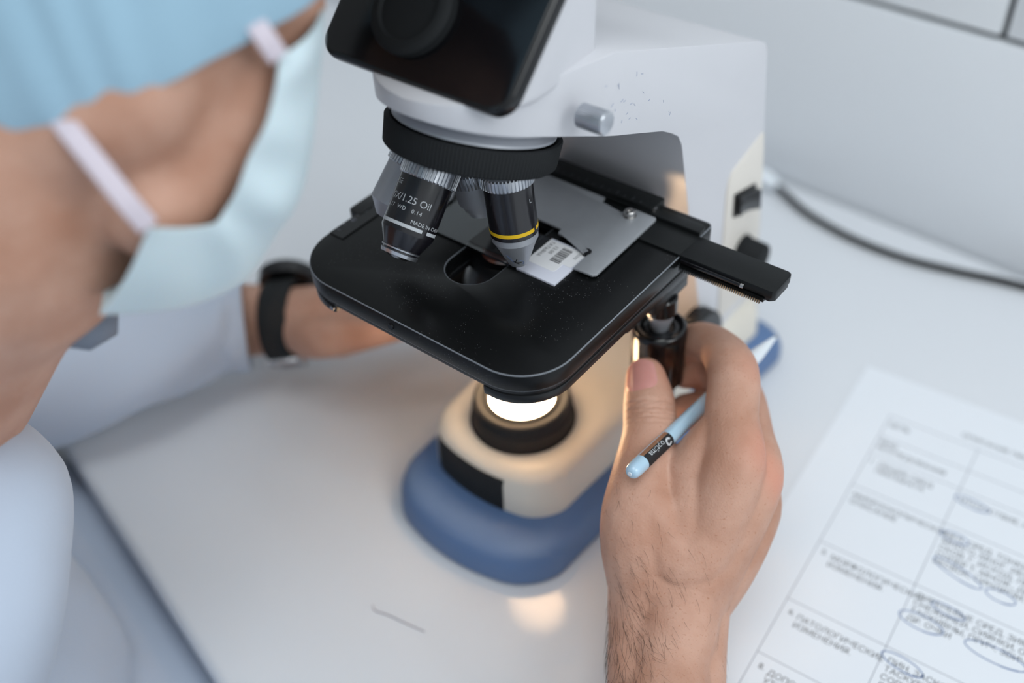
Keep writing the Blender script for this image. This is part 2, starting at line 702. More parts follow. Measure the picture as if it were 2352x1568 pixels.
def foot_rings(specs):
    base = rrect(-1, 0, 1, 1, (0, 0, 0, 0))
    rings = []
    for (hw, yf, yr, bow, rf, hwr, z) in specs:
        o = foot_outline(hw, yf, yr, bow, rf, hwr, z)
        rings.append([Vector(q) for q in o])
    return rings


def subdivide_ring(rings, L=7):
    # insert points on long straight edges, consistently on all rings
    n = len(rings[0])
    out = [[] for _ in rings]
    for i in range(n):
        seg = max(1, int((rings[0][(i + 1) % n] - rings[0][i]).length / L))
        for j in range(seg):
            for r_, o in zip(rings, out):
                o.append(r_[i].lerp(r_[(i + 1) % n], j / seg))
    return out


mb = MB()
def fo2(hw, yf, yr, bow, rf, hwr, z):
    ring = rrect(-hw, yf, hw, yr, (rf, rf, 14, 14), 10)
    ring = [Vector((x, y, z)) for x, y in ring]
    r2 = subdivide_ring([ring], 6)[0]
    o = []
    for q in r2:
        t = (q.y - yf) / (yr - yf)
        wd = 1 + (hwr / hw - 1) * min(1, max(0, t)) ** 1.5
        yy = q.y + (bow * (q.x / hw) ** 2 * max(0, 1 - t * 4) if t < 0.25 else 0)
        o.append(Vector((q.x * wd, yy, z)))
    return o


rings = [fo2(52, -66, 178, 14, 20, 68, 1.5), fo2(54, -68, 180, 14, 21, 70, 3), fo2(53.6, -67.4, 180, 14, 21, 70, 11), fo2(52, -64.5, 178, 13.5, 21, 68.5, 17),
         fo2(49.5, -60, 176, 13, 21, 67, 20.5), fo2(45.5, -51, 173, 11.5, 20, 65, 23.5), fo2(40, -40, 170, 10, 18, 60, 26.5)]
nmin = min(len(r_) for r_ in rings)


def resample(ring, n):
    L = [0]
    m_ = len(ring)
    for i in range(m_):
        L.append(L[-1] + (ring[(i + 1) % m_] - ring[i]).length)
    out = []
    for k in range(n):
        s = L[-1] * k / n
        i = max(j for j in range(m_) if L[j] <= s)
        tt = (s - L[i]) / max(1e-9, L[i + 1] - L[i])
        out.append(ring[i].lerp(ring[(i + 1) % m_], tt))
    return out


loft(mb, [resample(r_, 160) for r_ in rings])
mb.build('foot_skirt', M['blue'], scope, smooth=50)

# cream upper base
mb = MB()
rings = [fo2(42, -41, 168, 9, 17, 58, 24), fo2(41.5, -40.5, 168, 9, 17, 56, 44), fo2(40.5, -39, 166, 8.5, 17, 54, 49), fo2(37.5, -36, 164, 8, 17, 50, 52.2), fo2(33, -31, 162, 7, 15, 46, 53)]
loft(mb, [resample(r_, 160) for r_ in rings])
mb.build('base_cover', M['cream'], scope, smooth=50)

# black front sticker, curved round the cream front
mb = MB()
xs = np.linspace(-31, 17, 17)
vs, fs = [], []


def front_y(x, z):
    hw = 41.8 - (z - 24) * 0.025
    yy = -40.8 + (z - 24) * 0.03 + 9 * (x / hw) ** 2
    c = hw - 17
    if abs(x) > c:
        d = abs(x) - c
        yy += 17 - math.sqrt(max(0, 17 * 17 - d * d))
    return yy


for off in (0.1, 0.7):
    for x in xs:
        for z in (25.2, 31, 37, 43, 48):
            vs.append((x, front_y(x, z) - off + (0.9 if z > 46 else 0), z))
nz = 5
nx = len(xs)
for i in range(nx - 1):
    for j in range(nz - 1):
        a = i * nz + j
        b = nx * nz + a
        fs.append((a, a + 1, a + nz + 1, a + nz))
        fs.append((b, b + nz, b + nz + 1, b + 1))
for i in range(nx - 1):
    a, b = i * nz, nx * nz + i * nz
    fs.append((a, a + nz, b + nz, b))
    a, b = a + nz - 1, b + nz - 1
    fs.append((a, b, b + nz, a + nz))
for j in range(nz - 1):
    a, b = j, nx * nz + j
    fs.append((a, b, b + 1, a + 1))
    a, b = a + (nx - 1) * nz, b + (nx - 1) * nz
    fs.append((a, a + 1, b + 1, b))
mb.add(vs, fs)
mb.build('front_label_plate', M['rubber'], scope, smooth=60)

# light collector with glowing field lens
Z = (0, 0, 1)
mb = MB()
mb.lathe((0, 0, 50), Z, [(0, 28.5), (3.2, 28.3), (3.6, 27.2), (11.5, 26.8), (12.2, 26.0), (17.8, 25.6), (19.2, 24.6), (19.6, 23.4), (18.8, 22.4), (17.2, 21.8), (16.8, 19.6), (18.6, 18.6), (18.6, 17.4), (16.0, 17.0)], 96)
coll = mb.build('light_collector', M['rubber'], scope, smooth=35)
mb = MB()
mb.lathe((0, 0, 66), Z, [(0, 16.9), (2.5, 16.9), (4.6, 16.0), (6.8, 13.6), (8.6, 10), (9.7, 5.6), (10.1, 1)], 64)
mb.build('field_lens', M['glow'], coll, smooth=60)
# the lamp's own beam, sent up from the field lens into the condenser
ld = bpy.data.lights.new('lamp_beam', 'SPOT')
ld.energy = 13.0
ld.color = (1.0, 0.66, 0.40)
ld.spot_size = math.radians(52)
ld.spot_blend = 0.3
ld.shadow_soft_size = 0.008
lo_ = bpy.data.objects.new('lamp_beam', ld)
COL.objects.link(lo_)
lo_.location = (0, 0, 0.079)
lo_.rotation_euler = (math.pi, 0, 0)

# frame: leaning pillar and rising arm, cut to a narrower nose at the front
prof = [(112, 24), (105, 52), (94.6, 88), (78, 148), (66.5, 192), (63.5, 203), (60, 209), (54, 213.5), (46, 218.5), (14, 232.5),
        (-20, 245.5), (-48, 256.5), (-58, 260.5), (-61, 264), (-57, 267.5), (-40, 268.5), (9, 270.5), (60, 251.5), (110, 232.8), (131, 225), (136.5, 221.8),
        (139.5, 217), (146, 180), (160, 103), (174, 24)]
Myz = Matrix(((0, 0, 1, 0), (1, 0, 0, 0), (0, 1, 0, 0), (0, 0, 0, 1)))
arm = MB().prism(prof, -48, 48, Myz)
# plan outline of the arm (kept region) used as an intersecting prism
nose = [(37.5 * math.sin(math.radians(a)), -20 - 37.5 * math.cos(math.radians(a))) for a in range(-80, 81, 8)]
plan = [(-48, 200), (-48, 12), (-46.5, 4), (-44, -3)] + [(x, y) for x, y in nose] + [(44, -3), (46.5, 4), (48, 12), (48, 200)]
keep = MB().prism(plan, 0, 400)
me = arm.mesh()
kobj = bpy.data.objects.new('k', keep.mesh())
COL.objects.link(kobj)
me = apply_mods(me, [('BOOLEAN', dict(operation='INTERSECT', object=kobj, solver='EXACT')),
                     ('BEVEL', dict(width=3.2 * MM, segments=4, limit_method='ANGLE', angle_limit=math.radians(40)))])
bpy.data.objects.remove(kobj, do_unlink=True)
frame_o = finish(me, 'frame', M['white'], scope, 35)

# turret housing disc above the revolving nosepiece
al = math.radians(20)
NA = Vector((0, -math.sin(al), -math.cos(al)))       # axis pointing down to the objectives
NC = Vector((0, -20, 238.6))
mb = MB()
mb.lathe(NC - NA * 19, NA, [(0, 33), (3, 36.6), (8, 37.2), (11.5, 36.6), (13.8, 34.8), (14.8, 32)], 96)
mb.build('turret_housing', M['white'], scope, smooth=50)
mb = MB()
mb.lathe(NC - NA * 5, NA, [(0, 30), (1.4, 31), (3.6, 33.4), (4.6, 33.6), (5.4, 30)], 96)
mb.build('turret_bearing', M['satin'], scope)
mb = MB()
mb.lathe(NC, NA, [(3, 30), (0.3, 34.3), (0, 35), (0.2, 36), (0.8, 36.4), (10.8, 35.8), (11.6, 35), (12, 33.6), (12.4, 24), (13, 20)], 900, flute=150, depth=0.35, frange=(0.7, 10.9))
mb.build('nosepiece_ring', M['rubber'], scope, smooth=40)

CAMDIR = -CW


def objective(name, T, B, prof, knurl, body, extra=None, label=None, seg=320):
    T, B = Vector(T), Vector(B)
    ax = (B - T).normalized()
    L = (B - T).length
    mb = MB()
    k0, k1, kr = knurl
    root = MB().lathe(T, ax, body, 72).build(name, prof['body'], scope, smooth=40)
    if label:
        root['label'] = label
    MB().lathe(T, ax, [(k0, kr - 0.8), (k0 + 0.5, kr), (k1 - 0.5, kr), (k1, kr - 0.8)], 360, flute=45, depth=0.55, frange=(k0 + 0.4, k1 - 0.4)).build('grip_ring', M['chrome'], root, smooth=30)
    MB().lathe(T, ax, [(k1 - 0.2, kr - 2), (L + 3, kr - 2)], 48).build('mount', M['satin'], root)
    return root, T, ax


BODY = {'body': M['objblack']}
# low power objective with yellow band
T1, B1 = (20.9, -21.7, 178.6), (14.6, -19.8, 224.0)
o1, T, A = objective('objective', T1, B1, BODY, (38.6, 44, 11.6), [(15.7, 9.9), (15.8, 10.4), (38.7, 10.4), (38.8, 9.6)],
                     label='black objective with a yellow band and silver cone tip')
MB().lathe(T, A, [(-0.1, 3.0), (0.0, 3.9), (0.5, 4.3), (12.0, 9.3), (12.7, 9.9), (15.5, 10.0), (15.8, 9.4)], 72).build('nose_cone', M['satin'], o1, smooth=35)
MB().lathe(T, A, [(-0.15, 2.6), (-0.12, 0.2)], 32).build('front_lens', M['lens'], o1)
yb = MB()
arc_band(yb, T, A, CAMDIR, 10.4, 17.6, 19.3, math.radians(-175), math.radians(51))
yb.build('color_band', M['yellow'], o1)
yb = MB()
arc_band(yb, T, A, CAMDIR, 10.4, 17.6, 19.3, math.radians(60), math.radians(160))
yb.build('color_band', M['yellow'], o1)
tx = MB()
ring_text(tx, 'L', 2.6, T, A, CAMDIR, 10.47, 31, ang=math.radians(46))
tx.build('lettering', M['print'], o1, smooth=None)
mk = MB()
# hand-drawn black arrow and blue squiggle on the cone


def cone_pt(th, s, off=0.08):
    a = A
    n = (CAMDIR - a * CAMDIR.dot(a)).normalized()
    rt = a.cross(n)
    r_ = 4.4 + (s - 0.5) / 11.5 * 5.0 - 0.1 + off
    return T + a * s + (n * math.cos(th) + rt * math.sin(th)) * r_


for q0, q1 in (((-0.12, 5.6), (-0.28, 3.6)), ((-0.28, 3.6), (0.18, 3.2)), ((-0.28, 3.6), (-0.02, 2.4)), ((-0.38, 4.4), (-0.28, 3.6))):
    mk.tube([cone_pt(*q0), cone_pt((q0[0] + q1[0]) / 2, (q0[1] + q1[1]) / 2), cone_pt(*q1)], 0.22, 5)
mk.build('ink_mark', M['ink'], o1)
mk = MB()
mk.tube([cone_pt(-0.75 + 0.5 * k / 8, 7.6 - 0.65 * k + 0.3 * math.sin(k)) for k in range(7)], 0.07, 4)
mk.tube([cone_pt(0.02, 4.4), cone_pt(0.25, 3.8), cone_pt(0.4, 2.6), cone_pt(0.3, 1.8)], 0.09, 4)
mk.build('ink_mark', M['penink'], o1)

# oil immersion objective
T2, B2 = (-12.1, -61.0, 190.9), (-13.0, -32.0, 222.2)
o2, T, A = objective('objective', T2, B2, BODY, (34.2, 42, 12.3), [(3.2, 7.4), (3.9, 7.4), (3.95, 7.9), (4.7, 8.3), (4.9, 8.2), (11.4, 11.2), (12, 11.35), (34.2, 11.35), (34.3, 10)],
                     label='wide black objective lettered 1.25 Oil with white band')
MB().lathe(T, A, [(1.3, 6.0), (1.5, 7.8), (2.9, 8.2), (3.2, 7.6)], 64).build('end_ring', M['chrome'], o2)
MB().lathe(T, A, [(3.85, 8.0), (3.95, 8.25), (4.5, 8.4), (4.6, 8.2)], 64).build('end_ring', M['chrome'], o2)
MB().lathe(T, A, [(0.2, 2.0), (0.4, 4.2), (1.5, 5.6)], 48).build('front_lens', M['steel'], o2)
bnd = MB()
arc_band(bnd, T, A, CAMDIR, 11.35, 13.6, 15.0, math.radians(-170), math.radians(37))
bnd.build('color_band', M['print'], o2)
bnd = MB()
arc_band(bnd, T, A, CAMDIR, 11.35, 13.6, 15.0, math.radians(49), math.radians(150))
bnd.build('color_band', M['print'], o2)
tx = MB()
ring_text(tx, 'SE', 3.2, T, A, CAMDIR, 11.42, 29.6, ang=math.radians(-60))
ring_text(tx, '100X/1.25 Oil', 4.1, T, A, CAMDIR, 11.42, 23.4, ang=math.radians(-82))
ring_text(tx, '0.17  WD   0.14', 2.3, T, A, CAMDIR, 11.42, 20.0, ang=math.radians(-66), spacing=1.15)
ring_text(tx, 'MADE IN CHINA', 2.2, T, A, CAMDIR, 11.42, 16.0, ang=math.radians(6), spacing=1.05)
tx.build('lettering', M['print'], o2, smooth=None)

# silver high-power objective behind it, short scanning objective at the back
SIL = {'body': M['satin']}
o3, T, A = objective('objective', (-34.6, -43.4, 192.3), (-30.0, -21.9, 217.6), SIL, (24, 31, 11.5), [(0.0, 3), (0.2, 5), (5.5, 9.5), (6.5, 10.4), (24, 10.4)],
                     label='silver objective half hidden behind the wide black one')
tx = MB()
ring_text(tx, '40X/0.65', 3.0, T, A, (-1, -0.4, 0), 10.47, 16.0, ang=math.radians(-40))
ring_text(tx, '160/0.17', 2.0, T, A, (-1, -0.4, 0), 10.47, 12.5, ang=math.radians(-40))
tx.build('lettering', M['ink'], o3, smooth=None)
o4, T, A = objective('objective', (-7.5, -10.0, 188.0), (-12.0, -13.0, 214.0), SIL, (17, 24, 11), [(0, 4.5), (0.3, 6.8), (3.2, 7.2), (3.4, 8.2), (7, 8.4), (7.2, 9.8), (17, 9.8)],
                     label='short silver objective at the back of the turret')

# clamping knob on the arm
mb = MB()
mb.lathe((47, -12.5, 254), (1, 0.0, 0.0), [(0, 4.4), (0.4, 4.8), (11.4, 4.8), (12, 4.3), (12.2, 3.6)], 288, flute=36, depth=0.35, frange=(0.3, 11.5))
mb.build('clamp_knob', M['chrome'], scope)

# scuffs on the arm side
mb = MB()
for k in range(22):
    y = random.uniform(0, 52)
    z = 216 + (52 - y) * 0.42 + random.uniform(6, 30)
    l = random.uniform(0.4, 2.2)
    a = random.uniform(0, math.pi)
    mb.tube([(48.02, y, z), (48.05, y + l * 0.5 * math.cos(a) + random.uniform(-.2, .2), z + l * 0.5 * math.sin(a)), (48.02, y + l * math.cos(a), z + l * math.sin(a))], 0.07, 4)
mb.build('scuff_marks', M['penink'], scope)

# side control panel with rocker switch and brightness knob
cp = MB()
out = [(111, 156), (112, 90), (117, 52), (163, 52), (153.5, 150), (146, 158), (139, 168), (128, 165)]
out = [(112, 150), (113, 157), (116, 161), (146.5, 169), (149.5, 155), (163.5, 60), (118, 60)]
cp.prism(list(reversed(out)), 47.5, 49.0, Myz)
cp_o = cp.build('control_panel', M['panel'], scope, bevel=0.6, seg=2)
mb = MB()
mb.prism([(121, 130.5), (144.5, 124), (143, 140), (119.6, 145.5)], 48.8, 50.2, Myz)
mb.build('switch_frame', M['blackplastic'], cp_o, bevel=0.4, seg=2)
mb = MB()
mb.add([(50, 122.5, 131.5), (50, 143, 125.6), (50, 141.6, 138.6), (50, 121.2, 143.8), (53.0, 122.5, 131.5), (51.0, 132.0, 129.0), (54.5, 143, 125.6), (54.0, 141.6, 138.6), (50.8, 131.0, 141.2), (52.6, 121.2, 143.8)],
       [(0, 1, 2, 3), (4, 5, 8, 9), (5, 6, 7, 8), (0, 4, 9, 3), (1, 2, 7, 6), (0, 1, 6, 5, 4), (3, 9, 8, 7, 2)])
mb.build('rocker_switch', M['gloss'], cp_o, bevel=0.5, seg=2)
mb = MB()
mb.lathe((48.5, 136.5, 99.5), (1, 0, 0), [(0, 9.2), (0.5, 9.4), (2, 9.4), (2.2, 8.6), (13, 8.2), (14.2, 7.6), (14.8, 6.2), (15, 1)], 144, flute=24, depth=0.3, frange=(2.1, 13.1))
mb.build('brightness_knob', M['rubber'], cp_o)

# ---- stage
st = MB()
st.prism(rrect(-70.6, -75.8, 70.6, 58, (27, 24, 3, 3), 12), 163.2, 172)
slot = MB()
so = [(12 * math.cos(math.radians(a)) + 0.5, -29.5 + 12 * math.sin(math.radians(a))) for a in range(180, 361, 10)]
so += [(12.5, 22), (-11.5, 22)]
slot.prism(so, 150, 180)
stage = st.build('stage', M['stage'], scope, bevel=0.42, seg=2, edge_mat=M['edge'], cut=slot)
# lower tier of the stage
mb = MB()
mb.prism(rrect(-69.4, -74.6, 69.4, 56, (26, 23, 3, 3), 12), 160.0, 163.3)
mb.build('stage_underplate', M['blackplastic'], stage, bevel=0.4, seg=2, cut=slot)
ftl = MB().prism(rrect(-69.8, -75, -42, 10, (26, 1, 1, 1), 12), 156.2, 160.2)
ftl.build('stage_foot', M['blackplastic'], stage, bevel=0.5, seg=2)
ftr = MB().prism(rrect(43, -75, 69.8, 50, (1, 23, 1, 1), 12), 155.6, 160.2)
ftr.build('stage_foot', M['blackplastic'], stage, bevel=0.5, seg=2)
MB().cyl((-5.5, -75.0, 167.4), (-5.5, -76.4, 167.4), 1.7, 1.5, 24).build('set_screw', M['gloss'], stage)
MB().cyl((-43.5, -74.2, 158.6), (-43.5, -75.6, 158.6), 1.2, 1.2, 20).build('set_screw', M['steel'], stage)
# left corner rule and limit stop
mb = MB()
mb.box((-70.2, -48, 172.0), (-61.5, 20, 172.5))
rule = mb.build('scale_strip', M['blackplastic'], stage, bevel=0.15, seg=1)
tx = MB()
for k in range(0, 14):
    y = -44 + k * 4.5
    tx.box((-69.8, y - 0.12, 172.5), (-68.2 if k % 2 else -67.2, y + 0.12, 172.55))
for k, s in enumerate(('80', '70', '60')):
    flat_text(tx, s, 3.0, (-66.8, -36 + k * 14, 172.56), (0, 1, 0), (-1, 0, 0))
tx.build('scale_marks', M['line'], rule, smooth=None)
mb = MB()
mb.prism(rrect(-76, -30, -68, -12, (2, 1, 1, 2), 4), 165, 173)
mb.build('limit_stop', M['blackplastic'], stage, bevel=0.6, seg=2)

# mechanical stage: long bar, rear bar, back rail, rack, screw
bar = MB().prism(rrect(70.8, 28.4, 116.5, 44.9, (0.2, 2.4, 2.4, 0.2), 3), 169.4, 173.2)
bar.prism([(-55, 28.4), (70.8, 28.4), (70.8, 44.9), (-55, 44.9)], 172.05, 173.2)
bar_o = bar.build('specimen_bar', M['black'], scope, bevel=0.4, seg=2)
MB().prism([(71, 29.6), (114, 29.6), (116.0, 31.5), (116, 43), (71, 43)], 166.4, 169.5).build('bar_rail', M['blackplastic'], bar_o, bevel=0.4, seg=1)
MB().box((71.5, 27.2, 169.8), (101, 28.6, 171.8)).build('guide_rod', M['gloss'], bar_o, bevel=0.4, seg=2)
MB().cyl((101.2, 27.8, 170.8), (102.8, 27.8, 170.8), 1.2, 1.2, 20).build('rod_screw', M['steel'], bar_o)
tk = MB()
tk.box((71, 28.2, 166.2), (112, 31, 168.2))
for k in range(40):
    x = 71.5 + k * 1.0
    tk.prism([(x, 26.8), (x + 0.5, 26.6), (x + 0.5, 27.8), (x, 27.8)], 166.0, 168.0)
tk.build('toothed_rack', M['black'], bar_o, smooth=None)
MB().prism(rrect(-52, 45.2, 70.5, 51.5, (0.5, 0.5, 2, 0.5), 3), 172.1, 175).build('slide_rail', M['black'], bar_o, bevel=0.5, seg=2)
rail = MB().prism(rrect(-60, 46.2, 45, 57, (0.5, 0.5, 0.5, 0.5), 2), 172.3, 177).build('back_rail', M['black'], bar_o, bevel=0.5, seg=2)
rs = MB()
for k in range(22):
    rs.box((-55 + 4.4 * k, 47.2, 177), (-54.75 + 4.4 * k, 48.6 if k % 2 else 50, 177.05))
rs.build('scale_marks', M['inkgrey'], rail, smooth=None)
MB().cyl((43.5, 48.5, 175), (46.2, 48.5, 175), 1.8, 1.8, 20).build('rail_screw', M['steel'], bar_o)

# slide holder plate
hp = [(49, 43), (48, 44.5), (36, 44.8), (34.3, 43.8), (33, 39.2), (20.5, 41.2), (20.0, 44.8), (-52, 45.5), (-53, -1), (-47, -6), (-39.5, -6), (-39.5, 4), (-45, 13.2), (4.8, 13.4), (17.8, 13.0), (18.4, 9.6), (29, 9.0),
      (37.6, 7.4), (38.6, 5.2), (38.9, -7), (48.6, -6.6), (50, -5)]
hb = MB().prism(list(reversed(hp)), 173.3, 174.6)
hold = hb.build('slide_holder', M['plate'], scope, bevel=0.35, seg=2, angle=20)
MB().lathe((37.5, 39, 174.5), Z, [(0, 3.2), (0.4, 3.2), (0.5, 2.6), (2.6, 2.6), (3, 2.2), (3, 1.2), (2.2, 1.1)], 32).build('hex_screw', M['steel'], hold)
MB().lathe((37.2, 5.5, 173.4), Z, [(0, 2.2), (1.5, 2.2), (1.7, 1.8)], 24).build('pivot_pin', M['gloss'], hold)
mb = MB()
mb.prism([(38.2, 6.0), (37.0, 3.2), (24, 8.0), (20, 9.2), (20.6, 10.2), (30, 9.6)], 174.5, 175.1)
mb.build('spring_arm', M['plate'], hold, bevel=0.2, seg=1)

# coaxial stage drive under the right side
XK, YK = 60.3, 33.2
mb = MB()
mb.prism(rrect(48, -6, 66.5, 52, (2, 2, 2, 2), 3), 149, 156)
mb.prism(rrect(52, 18, 66, 48, (2, 2, 2, 2), 3), 142, 150)
sb = mb.build('drive_bracket', M['blackplastic'], scope, bevel=0.8, seg=2)
MB().lathe((XK, YK, 133), Z, [(0, 7.0), (0.3, 7.6), (9, 7.8), (10, 7.0)], 48).build('drive_collar', M['gloss'], sb)
MB().lathe((XK, YK, 121.5), Z, [(0, 4.0), (3, 4.6), (8, 6.2), (12.5, 6.2)], 48).build('drive_shaft', M['satin'], sb)
mb = MB()
mb.lathe((XK, YK, 91), Z, [(0, 12.8), (0.6, 13.4), (30, 13.4), (32.3, 13.0), (33.4, 12.2), (33.8, 11.2), (33.2, 9.6), (32.2, 9.2), (32.4, 7.4), (31.5, 6.4)], 192, flute=12, depth=0.5, frange=(0.5, 28))
mb.build('stage_drive_knob', M['gloss'], sb, smooth=35)
mb = MB()
mb.lathe((XK, YK, 74), Z, [(0, 8.5), (0.6, 9.2), (14.5, 9.4), (15, 8.8)], 144, flute=12, depth=0.4, frange=(0.5, 14.6))
mb.build('stage_drive_knob', M['gloss'], sb, smooth=35)
MB().cyl((XK, YK, 88), (XK, YK, 92), 6, 6, 32).build('drive_shaft', M['chrome'], sb)

# focus knobs each side of the pillar foot
for sx in (-1, 1):
    mb = MB()
    mb.lathe((sx * 46, 88, 66), (sx, 0, 0), [(0, 21), (0.6, 21.6), (9, 21.6), (10, 20.8), (10.2, 15)], 240, flute=40, depth=0.6, frange=(0.5, 9.2))
    k = mb.build('coarse_focus_knob', M['blackplastic'], scope)
    mb = MB()
    mb.lathe((sx * 56, 88, 66), (sx, 0, 0), [(0, 12), (0.3, 12.6), (7, 12.6), (7.8, 11.8), (8, 2)], 144, flute=36, depth=0.3, frange=(0.2, 7.1))
    mb.build('fine_focus_knob', M['chrome'], k)

# condenser under the stage
mb = MB()
mb.lathe((0, -6, 127), Z, [(0, 22), (1, 23), (16, 23), (16.5, 26), (22, 26), (22.4, 21), (30, 18), (37, 15.5), (39, 14.5), (39.2, 11)], 72)
cond = mb.build('condenser', M['blackplastic'], scope, smooth=35)
MB().lathe((0, -6, 126.6), Z, [(-0.8, 1), (-0.6, 9), (-0.2, 16), (0.5, 20)], 48).build('condenser_lens', M['condglass'], cond)
MB().lathe((0, -6, 166.5), Z, [(0, 10.9), (1.0, 10.2), (1.6, 7), (1.8, 0.5)], 48).build('top_lens', M['lensdark'], cond)
MB().lathe((0, -6, 161.2), Z, [(0, 15.2), (0.5, 15.9), (1.6, 15.6)], 48).build('lens_rim', M['steel'], cond)
MB().box((-9, 16, 140), (9, 96, 158)).build('condenser_carrier', M['blackplastic'], cond, bevel=1.5, seg=2)
MB().box((-30, 50, 140), (30, 92, 163)).build('stage_carrier', M['blackplastic'], stage, bevel=2, seg=2)

# binocular head: black wedge with inclined face, hinge boss and two eyepiece tubes
head_prof = [(-42, 266), (-30, 263), (9, 263), (11, 306), (58, 353), (37, 354)]
hb = MB().prism(head_prof, -40, 40, Myz)
hd = hb.build('binocular_head', M['white'], scope, bevel=4.5, seg=5, angle=25, smooth=40)
MF = Matrix(((1, 0, 0, 0), (0, 0.7071, -0.7071, -50), (0, 0.7071, 0.7071, 268), (0, 0, 0, 1)))
MB().prism(rrect(-52, 0, 42, 122, (9, 9, 8, 8), 10), -6, 1.5, MF).build('front_bezel', M['gloss'], hd, bevel=2.4, seg=4, angle=40, smooth=40)
HN = Vector((0, -0.7071, 0.7071))
mb = MB()
mb.lathe(Vector((-13, -33, 288)) - HN * 1, HN, [(0, 18), (4, 18), (5.2, 17), (6, 15.2), (6.1, 13.5), (4.6, 12.6), (4.5, 1)], 96)
mb.build('hinge_disc', M['rubber'], hd, smooth=35)
for sx in (-1, 1):
    base = Vector((sx * 30 - 2, 2, 323))
    mb = MB()
    mb.lathe(base - HN * 4, HN, [(0, 17), (30, 17), (31, 16.2), (31.2, 14.6), (48, 14.6)], 72)
    et = mb.build('eyepiece_tube', M['blackplastic'], hd, smooth=35)
    mb = MB()
    mb.lathe(base + HN * 44, HN, [(0, 15.2), (1, 16.5), (16, 16.5), (17, 15.4), (17.2, 11)], 72)
    mb.build('eyepiece', M['rubber'], et, smooth=35)
mb = MB()
mb.lathe((0, -4, 262), Vector((0, -0.34, 0.94)), [(0, 27), (8, 27), (9, 26)], 96)
mb.build('head_mount_ring', M['white'], scope)

# ------------------------------------------------------------------ glass slide on the stage
slide = empty('glass_slide', (0, -6.5, 172), 'glass microscope slide with a white barcode sticker on its frosted end', 'slide')
MB().box((-38.2, -19.8, 172.05), (17.6, 6.4, 173.1)).build('slide_glass', M['glass'], slide, bevel=0.1, seg=1)
fe = MB().box((17.6, -19.8, 172.05), (38.2, 6.4, 173.2)).build('frosted_end', M['frost'], slide, bevel=0.15, seg=2)
MB().box((-12, -17, 173.1), (12, 4, 173.25)).build('cover_glass', M['glass'], slide)
sk = MB().prism(rrect(17.8, -13.0, 33.0, 5.2, (1.5, 1.5, 0.3, 0.3), 4), 173.2, 173.34)
stk = sk.build('barcode_sticker', M['sticker'], slide, smooth=None)
tx = MB()
flat_text(tx, 'ТАТЬЯНА', 2.6, (19.2, 4.6, 173.38), (0, -1, 0), (1, 0, 0), 1.05)
flat_text(tx, '12.00', 2.7, (22.6, 2.6, 173.38), (0, -1, 0), (1, 0, 0), 1.05)
y = 3.6
random.seed(3)
while y > -7.4:
    wd = random.choice([0.18, 0.18, 0.36, 0.55])
    tx.box((26.2, y - wd, 173.34), (31.4, y, 173.38))
    y -= wd + random.choice([0.2, 0.2, 0.4])
tx.build('lettering', M['ink'], stk, smooth=None)
lt = MB().prism(rrect(32.9, -6.5, 37.6, 4.9, (0.6, 1.4, 1.4, 0.6), 4), 173.22, 173.38)
lt2 = lt.build('sticker_tab', M['sticker'], slide, smooth=None)
tx = MB()
flat_text(tx, '02/02', 2.0, (34.3, 3.6, 173.42), (0, -1, 0), (1, 0, 0))
tx.build('lettering', M['inkgrey'], lt2, smooth=None)

# ------------------------------------------------------------------ power cable behind
cable = empty('power_cable', (60, 315, 0), 'thin black power cable curving over the table behind the microscope', 'cable')
cpts = catmull([(-22, 335, 7, 0), (-10, 331.5, 4, 0), (13.9, 320.2, 2.9, 0), (51.9, 310.9, 2.9, 0), (90.5, 310.1, 2.9, 0), (124.5, 316.2, 2.9, 0), (164.6, 325.2, 2.9, 0), (230, 330, 2.9, 0), (420, 318, 2.9, 0)], 8)
MB().tube([q[:3] for q in cpts], 2.5, 12).build('cord', mat('cord_black', rgb(12, 12, 13), 0.6, spec=0.2, vary=0.1), cable, smooth=80)
MB().tube([(-50, 336, 9), (-34, 336.5, 8.5), (-26, 336, 7.5), (-20, 334.5, 6.5)], [7, 7, 5.5, 3.6], 16).build('plug', M['pentip'], cable, smooth=60)

# ------------------------------------------------------------------ paper form
PO = Vector((142.8, 165.7, 0.0))
PD = Vector((0.0697, -0.9976, 0))
PR = Vector((0.9976, 0.0697, 0))


def pp(r_, d, z=0.25):
    q = PO + PR * r_ + PD * d
    return Vector((q.x, q.y, z))


form = empty('paper_form', pp(80, 100, 0), 'printed white paper form with a table of Russian text and blue pen circles', 'paper')
sh = MB()
o_ = [pp(-26, -34), pp(-26, 262), pp(184, 262), pp(184, -34)]
sh.add([Vector((q.x, q.y, 0.08)) for q in o_] + [Vector((q.x, q.y, 0.24)) for q in o_], [(3, 2, 1, 0), (4, 5, 6, 7), (0, 1, 5, 4), (1, 2, 6, 5), (2, 3, 7, 6), (3, 0, 4, 7)])
sh.build('sheet', M['paper'], form, smooth=None)
gl = MB()


def pline(mb, a, b, wd=0.35, z=0.27):
    A_, B_ = pp(*a, z), pp(*b, z)
    d = (B_ - A_).normalized()
    n = Vector((-d.y, d.x, 0)) * wd / 2
    mb.add([A_ - n, B_ - n, B_ + n, A_ + n], [(0, 1, 2, 3)])


rows = [0, 18.5, 34, 61.5, 107.4, 149.3, 185, 215, 250]
for d in rows:
    pline(gl, (0, d), (170, d))
for r_ in (0, 50.5, 170):
    pline(gl, (r_, 0), (r_, 250))
gl.build('table_grid', M['line'], form, smooth=None)
def ptext(rows_, r_, d, step=4.95, size=4.6):
    tx = MB()
    for k, body in enumerate(rows_):
        flat_text(tx, body, size, pp(r_, d + step * k, 0.28), PR, -PD, 0.98)
    tx.build('printed_text', M['inkgrey'], form, smooth=None)


